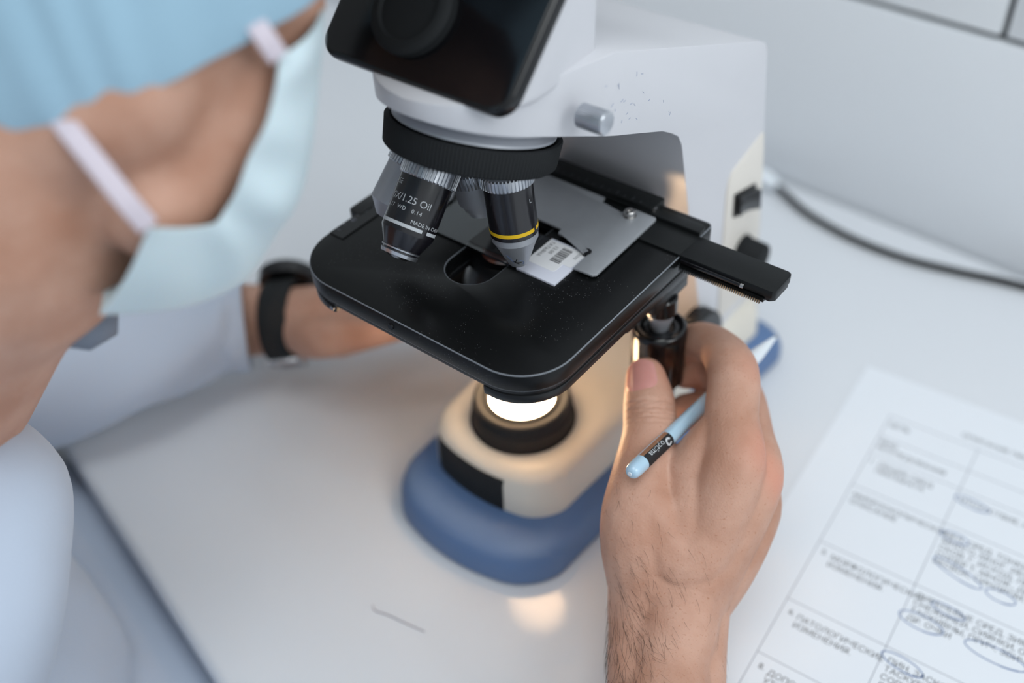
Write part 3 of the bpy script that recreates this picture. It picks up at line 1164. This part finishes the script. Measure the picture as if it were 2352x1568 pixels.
for rows_, r_, d in [(['ОПИСАНИЕ ПРЕПАРАТА'], 39.5, -5.5), (['ЦЕЛЬ'], 1.5, 8), (['ВИД', 'ИССЛЕДОВАНИЯ'], 1.8, 24), (['1.'], 1.8, 41), (['ОБЩИЕ СВЕД', 'ПРЕПАРАТА'], 7, 41.5),
                     (['МИКРОСКОПИЧЕСКОЕ', 'ОПИСАНИЕ'], 3, 69.5), (['5.'], 3.4, 114.5), (['МОРФОЛОГИЧЕСКИЕ', 'ИЗМЕНЕНИЯ.'], 8.6, 115.5),
                     (['6.'], 3.6, 157.5), (['ПАТОЛОГИЧЕСКИЕ', 'ИЗМЕНЕНИЯ.'], 8.2, 158.5), (['8.'], 3.6, 193), (['ДОПОЛНИТ.', 'УТОЧНЕНИЯ'], 8.6, 194),
                     (['ОТСУТСТВИЕ, НЕ ВЫЯВЛ'], 52.5, 42.5),
                     (['ЦЕЛ. СРЕД. ТОНКИЕ', 'МНОГО, МНОГ. ИЕС Е, ИЗ', 'СКОВ, Г. ИСХОД, ЛЕС ИЗ', 'СОПЕР Т, МНОЖ., ДР НС', 'БЕСВОК, СИНДРОМ, ЛИМФ'], 53, 69.5),
                     (['СИРЕНЕВЫЕ СРЕД, ЗИМА', 'СНЕЖИНЕЙ, СИЯНКИ, ОСИ,', 'ТАСКИВНЫ, ПРИЧ. ЗВИЧКИ', 'ДР. ОЧКИ'], 53, 114.5),
                     (['ПИН, ЗАСКО, ТАСКИВ', 'ТАСКУЕТ НОРМЫ, И', 'СОПЕР МНОЖ. ДР', 'ЛИМФ РОГОВ'], 53.5, 157.5)]:
    ptext(rows_, r_, d)
for (r_, d, rr, rd, ang) in [(59, 40.8, 9, 3, 4), (58, 68, 7, 3, 0), (66, 89, 13, 3.6, 14), (60, 127.5, 10.5, 4.4, 0), (69, 114, 8, 2.8, 4), (95, 126.5, 14, 4.4, 0), (60, 154.5, 10, 3.6, 6), (88, 92, 7, 3.4, 0)]:
    cc = MB()
    pts = []
    for k in range(47):
        a = k / 46 * 2 * math.pi * 1.12 + 0.6
        x = (rr + 0.4 * k / 46) * math.cos(a)
        yv = rd * math.sin(a) + 0.2 * k / 46
        ca, sa = math.cos(math.radians(ang)), math.sin(math.radians(ang))
        pts.append(pp(r_ + x * ca - yv * sa, d + x * sa + yv * ca, 0.27))
    cc.tube(pts, None, 4, flat=(0.28, 0.04), up=(0, 0, 1))
    cc.build('pen_circle', M['penink'], form, smooth=None)

# loose hair on the table
hs = empty('loose_hair', (5, -111, 0), 'single thin loose hair lying on the table in front of the microscope', 'hair')
MB().tube([q[:3] for q in catmull([(-12.5, -112.2, 0.4, 0), (-9, -113.6, 0.5, 0), (-2, -111.6, 0.6, 0), (8, -109.8, 0.5, 0), (19, -107.6, 0.4, 0)], 6)], 0.28, 6).build('strand', mat('hair_grey', rgb(150, 146, 156), 0.6, vary=0.1), hs)

# ------------------------------------------------------------------ pen
pa, pb = Vector((96.4, -46.4, 115.5)), Vector((97.3, 87.0, 97.2))
pen = empty('ballpoint_pen', pa, 'pale blue ballpoint pen with a black label, held between thumb and index finger', 'pen')
PX = (pb - pa).normalized()
PL = (pb - pa).length
b_ = MB()
b_.lathe(pa, PX, [(0.0, 1.2), (0.3, 2.2), (1.2, 3.0), (2.6, 3.45), (5, 3.6), (100, 3.6), (104, 3.5)], 6 * 16)
b_.build('barrel', M['pen'], pen, smooth=40)
MB().lathe(pa, PX, [(103.5, 3.7), (112, 3.5), (120, 2.6), (128, 1.5), (131, 1.1)], 48).build('grip_cone', M['pentip'], pen, smooth=50)
MB().lathe(pa, PX, [(131, 0.8), (134.2, 0.35)], 24).build('ball_tip', M['steel'], pen)
MB().lathe(pa, PX, [(-0.25, 0.9), (0.2, 1.1)], 24).build('end_plug', M['pentip'], pen)
lb = MB()
upd = (CAMDIR - PX * CAMDIR.dot(PX)).normalized()
arc_band(lb, pa, PX, upd, 3.6, 9.5, 29.5, math.radians(-38), math.radians(62), 0.06, 20)
lbo = lb.build('label', M['ink'], pen)
lb = MB()
arc_band(lb, pa, PX, upd, 3.6, 9.5, 29.5, math.radians(-72), math.radians(-38), 0.05, 12)
lb.build('label_strip', M['copper'], pen, smooth=30)
tx = MB()
ring_text(tx, 'optima', 4.0, pa, -PX, upd, 3.72, -23.8, along=True, ang=math.radians(30))
# round logo ring with a gap
vs, fs = [], []
rtp = PX.cross(upd)
for k in range(25):
    a = math.radians(25 + 310 * k / 24)
    for rr in (0.95, 1.95):
        s = 26.2 + rr * math.cos(a)
        th = (rr * math.sin(a)) / 3.7 + math.radians(8)
        vs.append(pa + PX * s + (upd * math.cos(th) + rtp * math.sin(th)) * 3.74)
for k in range(24):
    fs.append((2 * k, 2 * k + 1, 2 * k + 3, 2 * k + 2))
tx.add(vs, fs)
tx.build('lettering', M['print'], lbo, smooth=None)

# ------------------------------------------------------------------ person
person = empty('person', (-120, -380, -760), 'person in a white coat, blue cap and face mask, one hand gripping the stage knob', 'person')
HAND = [
    [(68.7, 8.7, 113.3, 9.4), (78.4, -2.7, 108.6, 12.2), (86.7, -15.9, 103.4, 12.4), (93.4, -31.5, 97.4, 13.6), (102.2, -48.2, 82.9, 16.5), (115.3, -56.4, 54.5, 17)],
    [(66.1, 44.4, 103.4, 8), (76.4, 44.5, 113.9, 9.3), (91.9, 37.1, 120.4, 10.2), (105.2, 23.6, 123.3, 12), (115.5, 4.7, 117.8, 12), (125.6, -10.3, 106.8, 14.5), (127.6, -30.5, 80.8, 15), (127.4, -51.8, 49.6, 16)],
    [(70.2, 45.9, 89.7, 9.5), (82.5, 50.5, 93.6, 10.5), (101.8, 40.8, 95.4, 11), (120.1, 17.6, 95.4, 11.5), (132.5, -2.1, 93.7, 13.5), (132.1, -27.2, 71.4, 15), (129.5, -47.2, 45.9, 16)],
    [(76.9, 37.1, 71.5, 9.5), (90.7, 43.6, 75.9, 10), (110.4, 39.4, 73.0, 10.5), (123.7, 18.5, 72.6, 12), (133.9, -1.2, 72.5, 13.5), (134.4, -23.4, 59.5, 15), (130.3, -42.2, 40.6, 15)],
    [(85.2, 31.1, 51.3, 7.5), (93.1, 38.5, 56.4, 8.5), (107.9, 38.6, 56.2, 9.5), (121.3, 21.1, 55.7, 11), (129.8, -1.0, 54.7, 12.5), (131.3, -22.5, 47.5, 13), (132.1, -41.0, 37.3, 14)],
    [(107.3, -27.0, 86.5, 14), (114.1, -22.5, 92.9, 14), (117.1, -36.5, 78.9, 17)],
    [(98.7, -40.4, 90.5, 16), (121.1, -42.3, 72.7, 18), (127.4, -25.0, 84.1, 16)],
    [(114.9, -53.1, 63.5, 17), (125.8, -48.5, 61.0, 18), (128.5, -35.7, 68.3, 16.5)],
    [(126.7, -54.5, 52.3, 18.5), (129.3, -41.1, 58.7, 17), (124.1, -26.8, 83.5, 15)],
    [(113.4, -2.6, 111.7, 10.5), (111.1, -11.8, 105.6, 11), (110.0, -18.3, 99.4, 12)],
    [(132.4, -29.3, 52.9, 13.5), (134.2, -43.5, 45.7, 13.5), (139.9, -61.0, 41.7, 14)],
    [(109.7, -52.3, 68.0, 16), (116.4, -63.4, 53.7, 15.5), (124.5, -74.4, 47.6, 15)],
    [(128.0, -51.7, 56.7, 19), (134.2, -66.4, 50.2, 19)],
    [(124.2, -55.8, 51.5, 19), (131.5, -67.2, 48.6, 19), (141.7, -83.1, 45.8, 19), (157.6, -107.9, 46.1, 20), (183.8, -147.2, 46.4, 24), (192, -230, 50, 34)],
    [(113.8, -59.3, 53.2, 15), (122.5, -72.9, 47.3, 15), (133.0, -88.6, 44.4, 15)],
    [(133.3, -44.2, 45.7, 15), (140.1, -57.8, 41.3, 15), (148.3, -72.5, 37.9, 15)],
]
hand_me = organic(HAND, 0.75, 18, 0.5)

# skin creases: shallow grooves across the thumb joint, finger joints
n = len(hand_me.vertices)
co = np.empty(n * 3, np.float32)
hand_me.vertices.foreach_get('co', co)
co = co.reshape(-1, 3) / MM
nr = np.empty(n * 3, np.float32)
hand_me.vertex_normals.foreach_get('vector', nr)
nr = nr.reshape(-1, 3)
disp = np.zeros(n, np.float32)


def crease(center, axis, offs, reach, depth=0.35, width=0.55, facing=None, bend=0.0):
    global disp
    c = np.array(center)
    a = np.array(axis, float)
    a /= np.linalg.norm(a)
    d = co - c
    s = d @ a
    rad = np.linalg.norm(d - np.outer(s, a), axis=1)
    lat = np.zeros(n)
    w_ = np.ones(n)
    if facing is not None:
        fdir = np.array(facing, float)
        fdir /= np.linalg.norm(fdir)
        w_ = np.clip((nr @ fdir - 0.1) / 0.5, 0, 1)
        side = np.cross(a, fdir)
        lat = d @ side
    for o, dep in offs:
        q = s - o - bend * lat * lat - 0.25 * np.sin(lat * 0.8 + o)
        disp -= (np.exp(-(q / width) ** 2) * dep * depth * w_ * (rad < reach)).astype(np.float32)


TH_AX = np.array((68.7, 8.7, 113.3)) - np.array((86.7, -15.9, 103.4))
FC = np.array(CAMDIR)
crease((81.5, -7.5, 107), TH_AX, [(-4.2, 1.0), (-2.0, 0.8), (0.2, 1.5), (2.0, 0.7), (3.8, 1.2), (-6.8, 0.6)], 19, 0.7, 0.7, FC, 0.012)
IX_AX = np.array((76.4, 44.5, 113.9)) - np.array((91.9, 37.1, 120.4))
crease((105, 23.6, 123.3), np.array((91.9, 37.1, 120.4)) - np.array((115.5, 4.7, 117.8)), [(-2, 0.5), (0, 0.7), (2, 0.5)], 16, 0.3, 0.7, FC)
crease((136, -64, 50), np.array((0.55, -0.8, 0)), [(-8, .5), (-3, .6), (2, .5), (7, .5)], 26, 0.25, 0.7, FC)
co += nr * disp[:, None]
hand_me.vertices.foreach_set('co', (co * MM).astype(np.float32).ravel())
hand_me.update()

# ---- left hand and wrist (mostly under the stage)
LEFT = [
    [(-330, -215, 60, 30), (-250, -90, 52, 27), (-210, -40, 42, 24), (-189.3, -20.9, 40.0, 22), (-170, -15, 43, 22), (-150, -6, 48, 22), (-130, 6, 52, 20)],
    [(-150, -6, 50, 18), (-126, 22, 62, 12), (-104, 44, 72, 9.5), (-86, 58, 80, 8.5), (-74, 70, 76, 8)],
    [(-146, -4, 48, 16), (-122, 26, 50, 11.5), (-102, 50, 58, 9.5), (-86, 68, 62, 8.5), (-74, 82, 60, 8)],
    [(-146, 0, 40, 16), (-124, 30, 38, 11), (-104, 56, 44, 9), (-88, 76, 48, 8)],
    [(-148, 4, 32, 15), (-130, 36, 26, 10.5), (-112, 60, 30, 8.5), (-100, 74, 34, 7.5)],
    [(-156, -16, 46, 16), (-134, -20, 54, 13), (-112, -8, 60, 11), (-94, 10, 64, 10), (-80, 26, 62, 9)],
]
left_me = organic(LEFT, 1.3, 8, 0.5)

# ---- head, neck and trunk. F forward, U up the face, L towards the right ear
th_h = math.radians(42)
Fi_ = Vector((0.856, 0.157, -0.489))
F_ = Fi_ * math.cos(th_h) + CW * math.sin(th_h)
U_ = Vector((0.17, 0.809, 0.559))
L_ = Fi_ * math.sin(th_h) - CW * math.cos(th_h)
HO = Vector((7.6, -171.6, 280.9)) - (F_ * 42 + U_ * -64 + L_ * 56)


def hl(f, u_, l, r=None):
    q = HO + F_ * f + U_ * u_ + L_ * l
    t_ = (q.x, q.y, q.z)
    return t_ + ((r,) if r is not None else ())


HEADC = [
    [hl(4, 12, 0, 42), hl(-30, 30, 0, 44)], [hl(4, 12, -4, 44), hl(-30, 30, -4, 44)], [hl(0, 30, 0, 44)],
    [hl(20, 0, 0, 50), hl(28, -30, 0, 44), hl(30, -68, 0, 28), hl(36, -84, 0, 20)],
    [hl(22, -14, 27, 20), hl(24, -36, 29, 23), hl(20, -56, 22, 20), hl(32, -78, 12, 17)],
    [hl(22, -10, -30, 24), hl(24, -36, -30, 24), hl(20, -56, -22, 20), hl(32, -78, -12, 17)],
    [hl(44, 14, 28, 14), hl(46, -8, 28, 14)], [hl(44, 14, -28, 14), hl(46, -8, -28, 14)],
    [hl(56, 8, 0, 9), hl(62, -8, 0, 9), hl(66, -20, 0, 9)],
    [hl(52, -44, 0, 14), hl(50, -42, 10, 12)], [hl(50, -48, -10, 12), hl(48, -54, 6, 12)],
    [hl(40, -80, 0, 16)],
    [hl(8, -46, -4, 40), (-66.4, -177.2, 262.6, 46), (-89.6, -197.7, 239.7, 48), (-135.1, -227.7, 187.7, 60)],
    [(2.4, -118.9, 305.1, 11), (0.1, -129.3, 289.1, 13), (-5.5, -144.3, 276.0, 14), (-10.6, -159.6, 271.3, 15)],
]
nb = Vector((-165, -270, 150))
torso = [
    [(nb.x, nb.y, nb.z, 75), (nb.x + 5, nb.y - 60, nb.z - 130, 120), (nb.x + 20, nb.y - 90, nb.z - 300, 130), (-60, -520, -360, 140)],
]
head_me = organic(HEADC + torso, 2.6, 8, 0.5, n=3)
body_me = join_meshes([hand_me, left_me, head_me])
body = finish(body_me, 'body', M['skin'], person, 180)

# ---- thumb nail: a curved plate laid on the thumb end
from mathutils.bvhtree import BVHTree
bm_ = bmesh.new()
bm_.from_mesh(hand_me)
tree = BVHTree.FromBMesh(bm_)
tip = Vector((68.7, 8.7, 113.3))
tax = Vector(tuple(TH_AX)).normalized()
nrm = (Vector(CAMDIR) * 0.93 - Vector(CR) * 0.36).normalized()
nrm = (nrm - tax * nrm.dot(tax)).normalized()
sd = tax.cross(nrm)
NV, NU = 16, 16
vs, fs = [], []
for layer in (0, 1):
    for i in range(NV + 1):
        v_ = i / NV
        hw = 7.0 * (0.86 + 0.14 * min(1, v_ * 4)) * (1 - 0.08 * max(0, v_ - 0.7))
        for k in range(NU + 1):
            uu = (k / NU * 2 - 1)
            a = uu * hw / 9.2
            s = -12.2 + 17.0 * v_ + (1.6 * uu * uu * (1 - v_)) - 1.9 * uu * uu * v_
            d_ = nrm * math.cos(a) + sd * math.sin(a)
            o_c = tip + tax * s
            hit = tree.ray_cast((o_c + d_ * 30) * MM, -d_, 0.04)
            rad = ((hit[0] / MM) - o_c).length if hit[0] is not None else 9.0
            rad = max(rad, 8.6) + 0.42 - 0.3 * (1 - min(1, v_ * 5)) - 0.22 * abs(uu) ** 4
            vs.append(o_c + d_ * (rad - layer * 1.1))
bm_.free()
W1 = NU + 1
off = (NV + 1) * W1
for i in range(NV):
    for k in range(NU):
        a = i * W1 + k
        fs.append((a, a + 1, a + W1 + 1, a + W1))
        fs.append((off + a, off + a + W1, off + a + W1 + 1, off + a + 1))
for k in range(NU):
    fs.append((k, off + k, off + k + 1, k + 1))
    a = NV * W1 + k
    fs.append((a, a + 1, off + a + 1, off + a))
for i in range(NV):
    a = i * W1
    fs.append((a, a + W1, off + a + W1, off + a))
    a = i * W1 + NU
    fs.append((a, off + a, off + a + W1, a + W1))
nm = MB()
nm.add(vs, fs)
tag(nm.build('thumbnail', M['nail'], person, smooth=60), 'pink thumbnail')

# ---- arm hair
hm = MB()
cw_np = np.array(CAM)
view = co - cw_np
cr, cu_, cw_ = np.array(CR), np.array(CU), np.array(CW)
dep = view @ cw_
sx = 1176 + 2387 * (view @ cr) / dep
sy = 784 - 2387 * (view @ cu_) / dep
elig = np.where((co[:, 1] < -38) & (co[:, 1] > -125))[0]
ax_arm = np.array((0.52, -0.85, 0.0))
lat_arm = np.array((-0.80, -0.48, 0.35))
c_arm = np.array((130, -65, 48))
picked = 0
tries = 0
while picked < 620 and tries < 30000:
    tries += 1
    i = int(rng.choice(elig))
    p_ = co[i]
    nn_ = nr[i]
    latv = float((p_ - c_arm) @ lat_arm)
    s_arm = float((p_ - c_arm) @ ax_arm)
    side_w = max(0.0, min(1.0, (latv - 4) / 13))
    low_w = max(0.0, min(1.0, (s_arm + 15) / 15))
    dens = 0.05 + 0.95 * side_w * low_w
    if rng.random() > dens:
        continue
    L_h = rng.uniform(7, 15) * (0.55 + 0.6 * dens)
    dirn = -lat_arm * rng.uniform(0.35, 0.65) + ax_arm * rng.uniform(0.7, 1.0) + rng.normal(0, 0.10, 3)
    dirn = dirn - nn_ * (dirn @ nn_)
    dirn = dirn / (np.linalg.norm(dirn) + 1e-9)
    bendv = rng.normal(-0.15, 0.28)
    sidev = np.cross(nn_, dirn)
    pts = []
    for k in range(6):
        t_ = k / 5
        q = p_ + dirn * L_h * t_ * (1 - 0.1 * t_) + nn_ * (1.3 * math.sin(t_ * 2.3) * L_h / 12 - 0.3 * (t_ == 0)) + sidev * bendv * L_h * t_ * t_
        pts.append(Vector(q.tolist()))
    hm.tube(pts, [0.042, 0.042, 0.038, 0.032, 0.024, 0.010], 3)
    picked += 1
tag(hm.build('arm_hair', M['hair'], person, smooth=None), kind='stuff')

# ---- lab coat: left sleeve, trunk front, right cuff
def sleeve(name, path, radii, seg=64, wr=2.0, open_thick=1.4, seed=1):
    """cloth tube with folds and an open, double-sided end"""
    pts = catmull([tuple(p) + (r,) for p, r in zip(path, radii)], 8)
    rnd = random.Random(seed)
    ph = [rnd.uniform(0, 6.28) for _ in range(8)]
    mb = MB()
    vs, fs = [], []
    N = len(pts)
    for layer in (0, 1):
        x = None
        for i, q in enumerate(pts):
            P = Vector(q[:3])
            t_ = (Vector(pts[min(i + 1, N - 1)][:3]) - Vector(pts[max(i - 1, 0)][:3])).normalized()
            if x is None:
                x, _, _ = frame(t_, (0, 0, 1))
            else:
                x = (x - t_ * x.dot(t_)).normalized()
            y_ = t_.cross(x)
            for k in range(seg):
                a = 2 * math.pi * k / seg
                s = i / N
                fold = wr * (0.5 * math.sin(3 * a + 11 * s + ph[0]) + 0.45 * math.sin(2 * a - 17 * s + ph[1]) + 0.35 * math.sin(5 * a + 23 * s + ph[2]))
                r_ = q[3] + fold * (0.35 + 0.65 * min(1, (N - 1 - i) / 6)) - layer * open_thick
                vs.append(P + x * r_ * math.cos(a) + y_ * r_ * math.sin(a))
    for layer in (0, 1):
        b0 = layer * N * seg
        for i in range(N - 1):
            for k in range(seg):
                k2 = (k + 1) % seg
                fs.append((b0 + i * seg + k, b0 + i * seg + k2, b0 + (i + 1) * seg + k2, b0 + (i + 1) * seg + k))
    for i in (0, N - 1):
        for k in range(seg):
            k2 = (k + 1) % seg
            a, b = i * seg + k, i * seg + k2
            fs.append((a, b, N * seg + b, N * seg + a))
    mb.add(vs, fs)
    return mb


coat_parts = []
ls = sleeve('s', [(-300, -300, 150), (-306, -225, 90), (-262, -150, 50), (-228, -95, 48), (-205, -47, 44), (-192, -30, 42)], [60, 56, 46, 37, 31, 28], seed=4, wr=3.2)
coat_parts.append(ls.mesh())
rsl = sleeve('s', [(150, -470, 180), (205, -330, 70), (196, -215, 50), (172, -146, 48), (158, -112, 47), (153, -103.5, 46.5)], [70, 60, 48, 38, 31, 29], seed=9, wr=1.6)
coat_parts.append(rsl.mesh())
trunk = organic([
    [(-121.4, -240.3, 137.1, 40), (-95.4, -226.4, 142.0, 34), (-73.9, -222.6, 144.5, 24), (-61.6, -236.2, 134.6, 24), (-50.7, -249.6, 125.9, 24), (-51.4, -280.4, 112.4, 38)],
    [(-150, -250, 120, 50), (-110, -290, 90, 55), (-70, -330, 60, 60)],
    [(-260, -198, -84, 78), (-215, -198, -84, 78), (-144, -214, -84, 78), (-43, -239, -84, 78), (60, -264, -86, 78)],
    [(-160, -300, -60, 80), (-60, -310, -70, 70), (60, -350, -80, 70)],
    [(nb.x + 20, nb.y - 50, nb.z - 140, 130), (-80, -430, 60, 125), (-60, -440, -100, 135)],
    [(nb.x + 30, nb.y - 40, nb.z - 60, 80), (60, -470, 230, 72), (150, -470, 180, 66)],
    [(-190, -305, 165, 78), (-250, -330, 150, 70)],
    [(nb.x - 30, nb.y - 30, nb.z - 80, 80), (-240, -360, 200, 70), (-298, -310, 160, 60)],
], 4.0, 14, 0.6, n=3)
coat_parts.append(trunk)
coat = finish(join_meshes(coat_parts), 'lab_coat', M['coat'], person, 180)
# grey tube below the jaw, standing in for the shadow under the chin
sc = MB()
sc.tube([Vector(p) for p in [(-56.2, -189.3, 219.6), (-52.2, -184.4, 220.8), (-46.5, -179.4, 220.9), (-45.6, -172.2, 220.3), (-47.2, -165.9, 220.8)]], [2, 7, 9, 8, 2], 20)
sc.build('chin_shade', M['chinshade'], person, smooth=80)

# ---- surgical cap
def grid_surface(fn, nu, nv, thick, name, material, parent, smooth=80):
    """double-sided sheet from fn(u,v)->Vector, u,v in 0..1"""
    P = [[fn(i / nu, j / nv) for j in range(nv + 1)] for i in range(nu + 1)]
    vs, fs = [], []
    N = nv + 1

    def nrm_(i, j):
        a = P[min(i + 1, nu)][j] - P[max(i - 1, 0)][j]
        b = P[i][min(j + 1, nv)] - P[i][max(j - 1, 0)]
        c = a.cross(b)
        return c.normalized() if c.length > 1e-9 else Vector((0, 0, 1))
    for layer in (0, 1):
        for i in range(nu + 1):
            for j in range(nv + 1):
                vs.append(P[i][j] + nrm_(i, j) * (thick * (0.5 - layer)))
    off = (nu + 1) * N
    for i in range(nu):
        for j in range(nv):
            a = i * N + j
            fs.append((a, a + N, a + N + 1, a + 1))
            fs.append((off + a, off + a + 1, off + a + N + 1, off + a + N))
    for i in range(nu):
        for j in (0, nv):
            a = i * N + j
            fs.append((a, a + N, off + a + N, off + a))
    for j in range(nv):
        for i in (0, nu):
            a = i * N + j
            fs.append((a, a + 1, off + a + 1, off + a))
    mb = MB()
    mb.add(vs, fs)
    return mb.build(name, material, parent, smooth=smooth)


# cap: elastic rim from forehead over the temples to the nape, domed back over the crown
RIM_NEAR = [(10.1, -82.7, 327.2), (17.3, -104.5, 326.0), (12.6, -128.3, 321.2), (3.1, -150.4, 315.5), (-5.2, -163.2, 312.3), (-14.3, -174.2, 308.1), (-33.2, -185.8, 301.6), (-57.0, -193.0, 291.8)]


def mirror(p):
    q = Vector(p) - HO
    return Vector(p) - L_ * (2 * q.dot(L_))


near = [Vector(p) for p in RIM_NEAR]
fore = [Vector(hl(66, 50, 26)), Vector(hl(70, 56, 0))]
nape = [Vector(hl(-22, -92, 0))]
loop_pts = [fore[1], fore[0]] + near + nape + [mirror(p) for p in reversed(near)] + [mirror(fore[0])]
loop_s = [Vector(q[:3]) for q in catmull([tuple(p) for p in loop_pts + [loop_pts[0]]], 8)][:-1]
cap_c = sum(loop_s, Vector()) / len(loop_s)
cap_top = Vector(hl(-88, 66, 0))


def cap_fn(u_, v_):
    k = u_ * len(loop_s)
    i = int(k) % len(loop_s)
    r0 = loop_s[i].lerp(loop_s[(i + 1) % len(loop_s)], k - int(k))
    ph = (1 - v_) * math.pi / 2
    a = 2 * math.pi * u_
    cs = max(0.0, math.cos(ph)) ** 0.55
    sn = math.sin(ph)
    rip = 1 + (0.02 * math.sin(26 * a) + 0.02 * math.sin(9 * a + 5 * v_)) * v_ * (0.4 + sn)
    return cap_c + (r0 - cap_c) * cs * rip * (1 + 0.22 * math.sin(2 * ph)) + (cap_top - cap_c) * sn ** 1.25


grid_surface(cap_fn, 136, 28, 0.8, 'surgical_cap', M['cap'], person)

# mask: sheet from the near side edge over the nose ridge to the far side
EDGE = [(18.1, -121.5, 315.5), (20.7, -130.0, 303.5), (19.2, -140.9, 290.9), (14.3, -148.8, 277.3), (11.4, -156.3, 273.1), (7.7, -171.8, 280.7)]
RIDGE = [(7.7, -93.5, 316.8), (10.2, -100.5, 301.6), (12.6, -110.4, 284.0), (13.5, -119.7, 268.0), (9.5, -129.6, 255.1), (3.1, -143.1, 240.9), (-4.5, -161.4, 238.4), (-14.3, -185.4, 246.3)]


def along(pts, t_):
    d = catmull([tuple(p) for p in pts], 8)
    k = t_ * (len(d) - 1)
    i = min(int(k), len(d) - 2)
    return Vector(d[i]).lerp(Vector(d[i + 1]), k - i)


def mask_fn(u_, v_):
    e, r_ = along(EDGE, v_), along(RIDGE, v_)
    far = mirror(e) + F_ * 4
    bulge = math.sin(math.pi * (0.12 + 0.8 * v_))
    pleat = (math.sin(v_ * math.pi * 9) * 1.3 + 1.0 * math.sin(v_ * 13 + 6 * u_)) * (0.3 + 0.7 * math.sin(min(1.0, u_ * 2) * math.pi))
    if u_ < 0.5:
        t_ = u_ * 2
        mid = e.lerp(r_, 0.5) + (L_ * 9 + F_ * 5) * bulge
        q = e * (1 - t_) ** 2 + mid * 2 * t_ * (1 - t_) + r_ * t_ * t_
        # soften the gathered fold near the edge
        q += L_ * pleat
    else:
        t_ = (u_ - 0.5) * 2
        mid = r_.lerp(far, 0.5) + (F_ * 16 - L_ * 12)
        q = r_ * (1 - t_) ** 2 + mid * 2 * t_ * (1 - t_) + far * t_ * t_
        q += F_ * pleat * 0.5
    return q


mask = grid_surface(mask_fn, 60, 56, 0.9, 'face_mask', M['mask'], person)
for sp in ([(9.2, -172.4, 282.0), (6.5, -174.8, 291.0), (-1.1, -175.5, 300.4), (-10.1, -175.5, 308.4), (-20.8, -173.1, 310.7)], [(19.7, -122.8, 316.3), (17.8, -124.4, 322.3), (12.8, -123.8, 326.4), (2.1, -119.6, 328.7)]):
    sm = MB()
    sm.tube([Vector(q[:3]) for q in catmull([tuple(p) for p in sp], 4)], None, 12, flat=(3.2, 0.7), up=L_)
    sm.build('mask_strap', M['strap'], mask, smooth=60)

# ------------------------------------------------------------------ wristwatch
wc = Vector((-173, -14, 43))
wa = Vector((0.80, 0.60, 0.12)).normalized()
watch = empty('wristwatch', wc, 'black strap wristwatch with metal buckle on the left wrist', 'watch')
wx, wy, _ = frame(wa, (0, 0, 1))


def wring(r_, hw, th_):
    mb = MB()
    prof = [(-hw, r_), (-hw, r_ + th_ * 0.7), (-hw + 1, r_ + th_), (hw - 1, r_ + th_), (hw, r_ + th_ * 0.7), (hw, r_), (-hw, r_)]
    x, y_, a = wx, wy, wa
    vs, fs = [], []
    ns = 72
    for s, r in prof[:-1]:
        for k in range(ns):
            t_ = 2 * math.pi * k / ns
            vs.append(wc + a * s + x * (r * math.cos(t_) * 0.96) + y_ * (r * 1.06 * math.sin(t_)))
    m_ = len(prof) - 1
    for i in range(m_):
        for k in range(ns):
            k2, i2 = (k + 1) % ns, (i + 1) % m_
            fs.append((i * ns + k, i * ns + k2, i2 * ns + k2, i2 * ns + k))
    mb.add(vs, fs)
    return mb


wring(23.4, 9.5, 2.2).build('watch_strap', M['rubber'], watch, smooth=50)
# case on the far side, buckle near the table
R3 = Matrix((wx, wy, wa)).transposed()
mb = MB()
wk = (wx * 0.45 - wy).normalized()
mb.lathe(wc + wk * 24, wk, [(0, 17), (1, 18.5), (8, 18.5), (10, 16.5), (10.4, 14)], 64)
case = mb.build('watch_case', M['gloss'], watch, smooth=40)
MB().lathe(wc + wk * 34.3, wk, [(0, 14), (0.6, 13)], 64).build('watch_glass', M['lens'], case)
mb = MB()
cb = wc - wy * 17 - wx * 20
bd = (wy * 0.82 - wx * 0.57).normalized()
mb.box((-2.2, -7, -11), (2.2, 7, -9), Matrix((bd, bd.cross(wa), wa)).transposed(), wc + bd * 26.2)
mb.box((-2.2, -7, 9), (2.2, 7, 11), Matrix((bd, bd.cross(wa), wa)).transposed(), wc + bd * 26.2)
mb.box((-2.2, -7, -9), (2.2, -5, 9), Matrix((bd, bd.cross(wa), wa)).transposed(), wc + bd * 26.2)
mb.box((-2.2, 5, -9), (2.2, 7, 9), Matrix((bd, bd.cross(wa), wa)).transposed(), wc + bd * 26.2)
mb.build('buckle', M['chrome'], watch, bevel=0.5, seg=2)
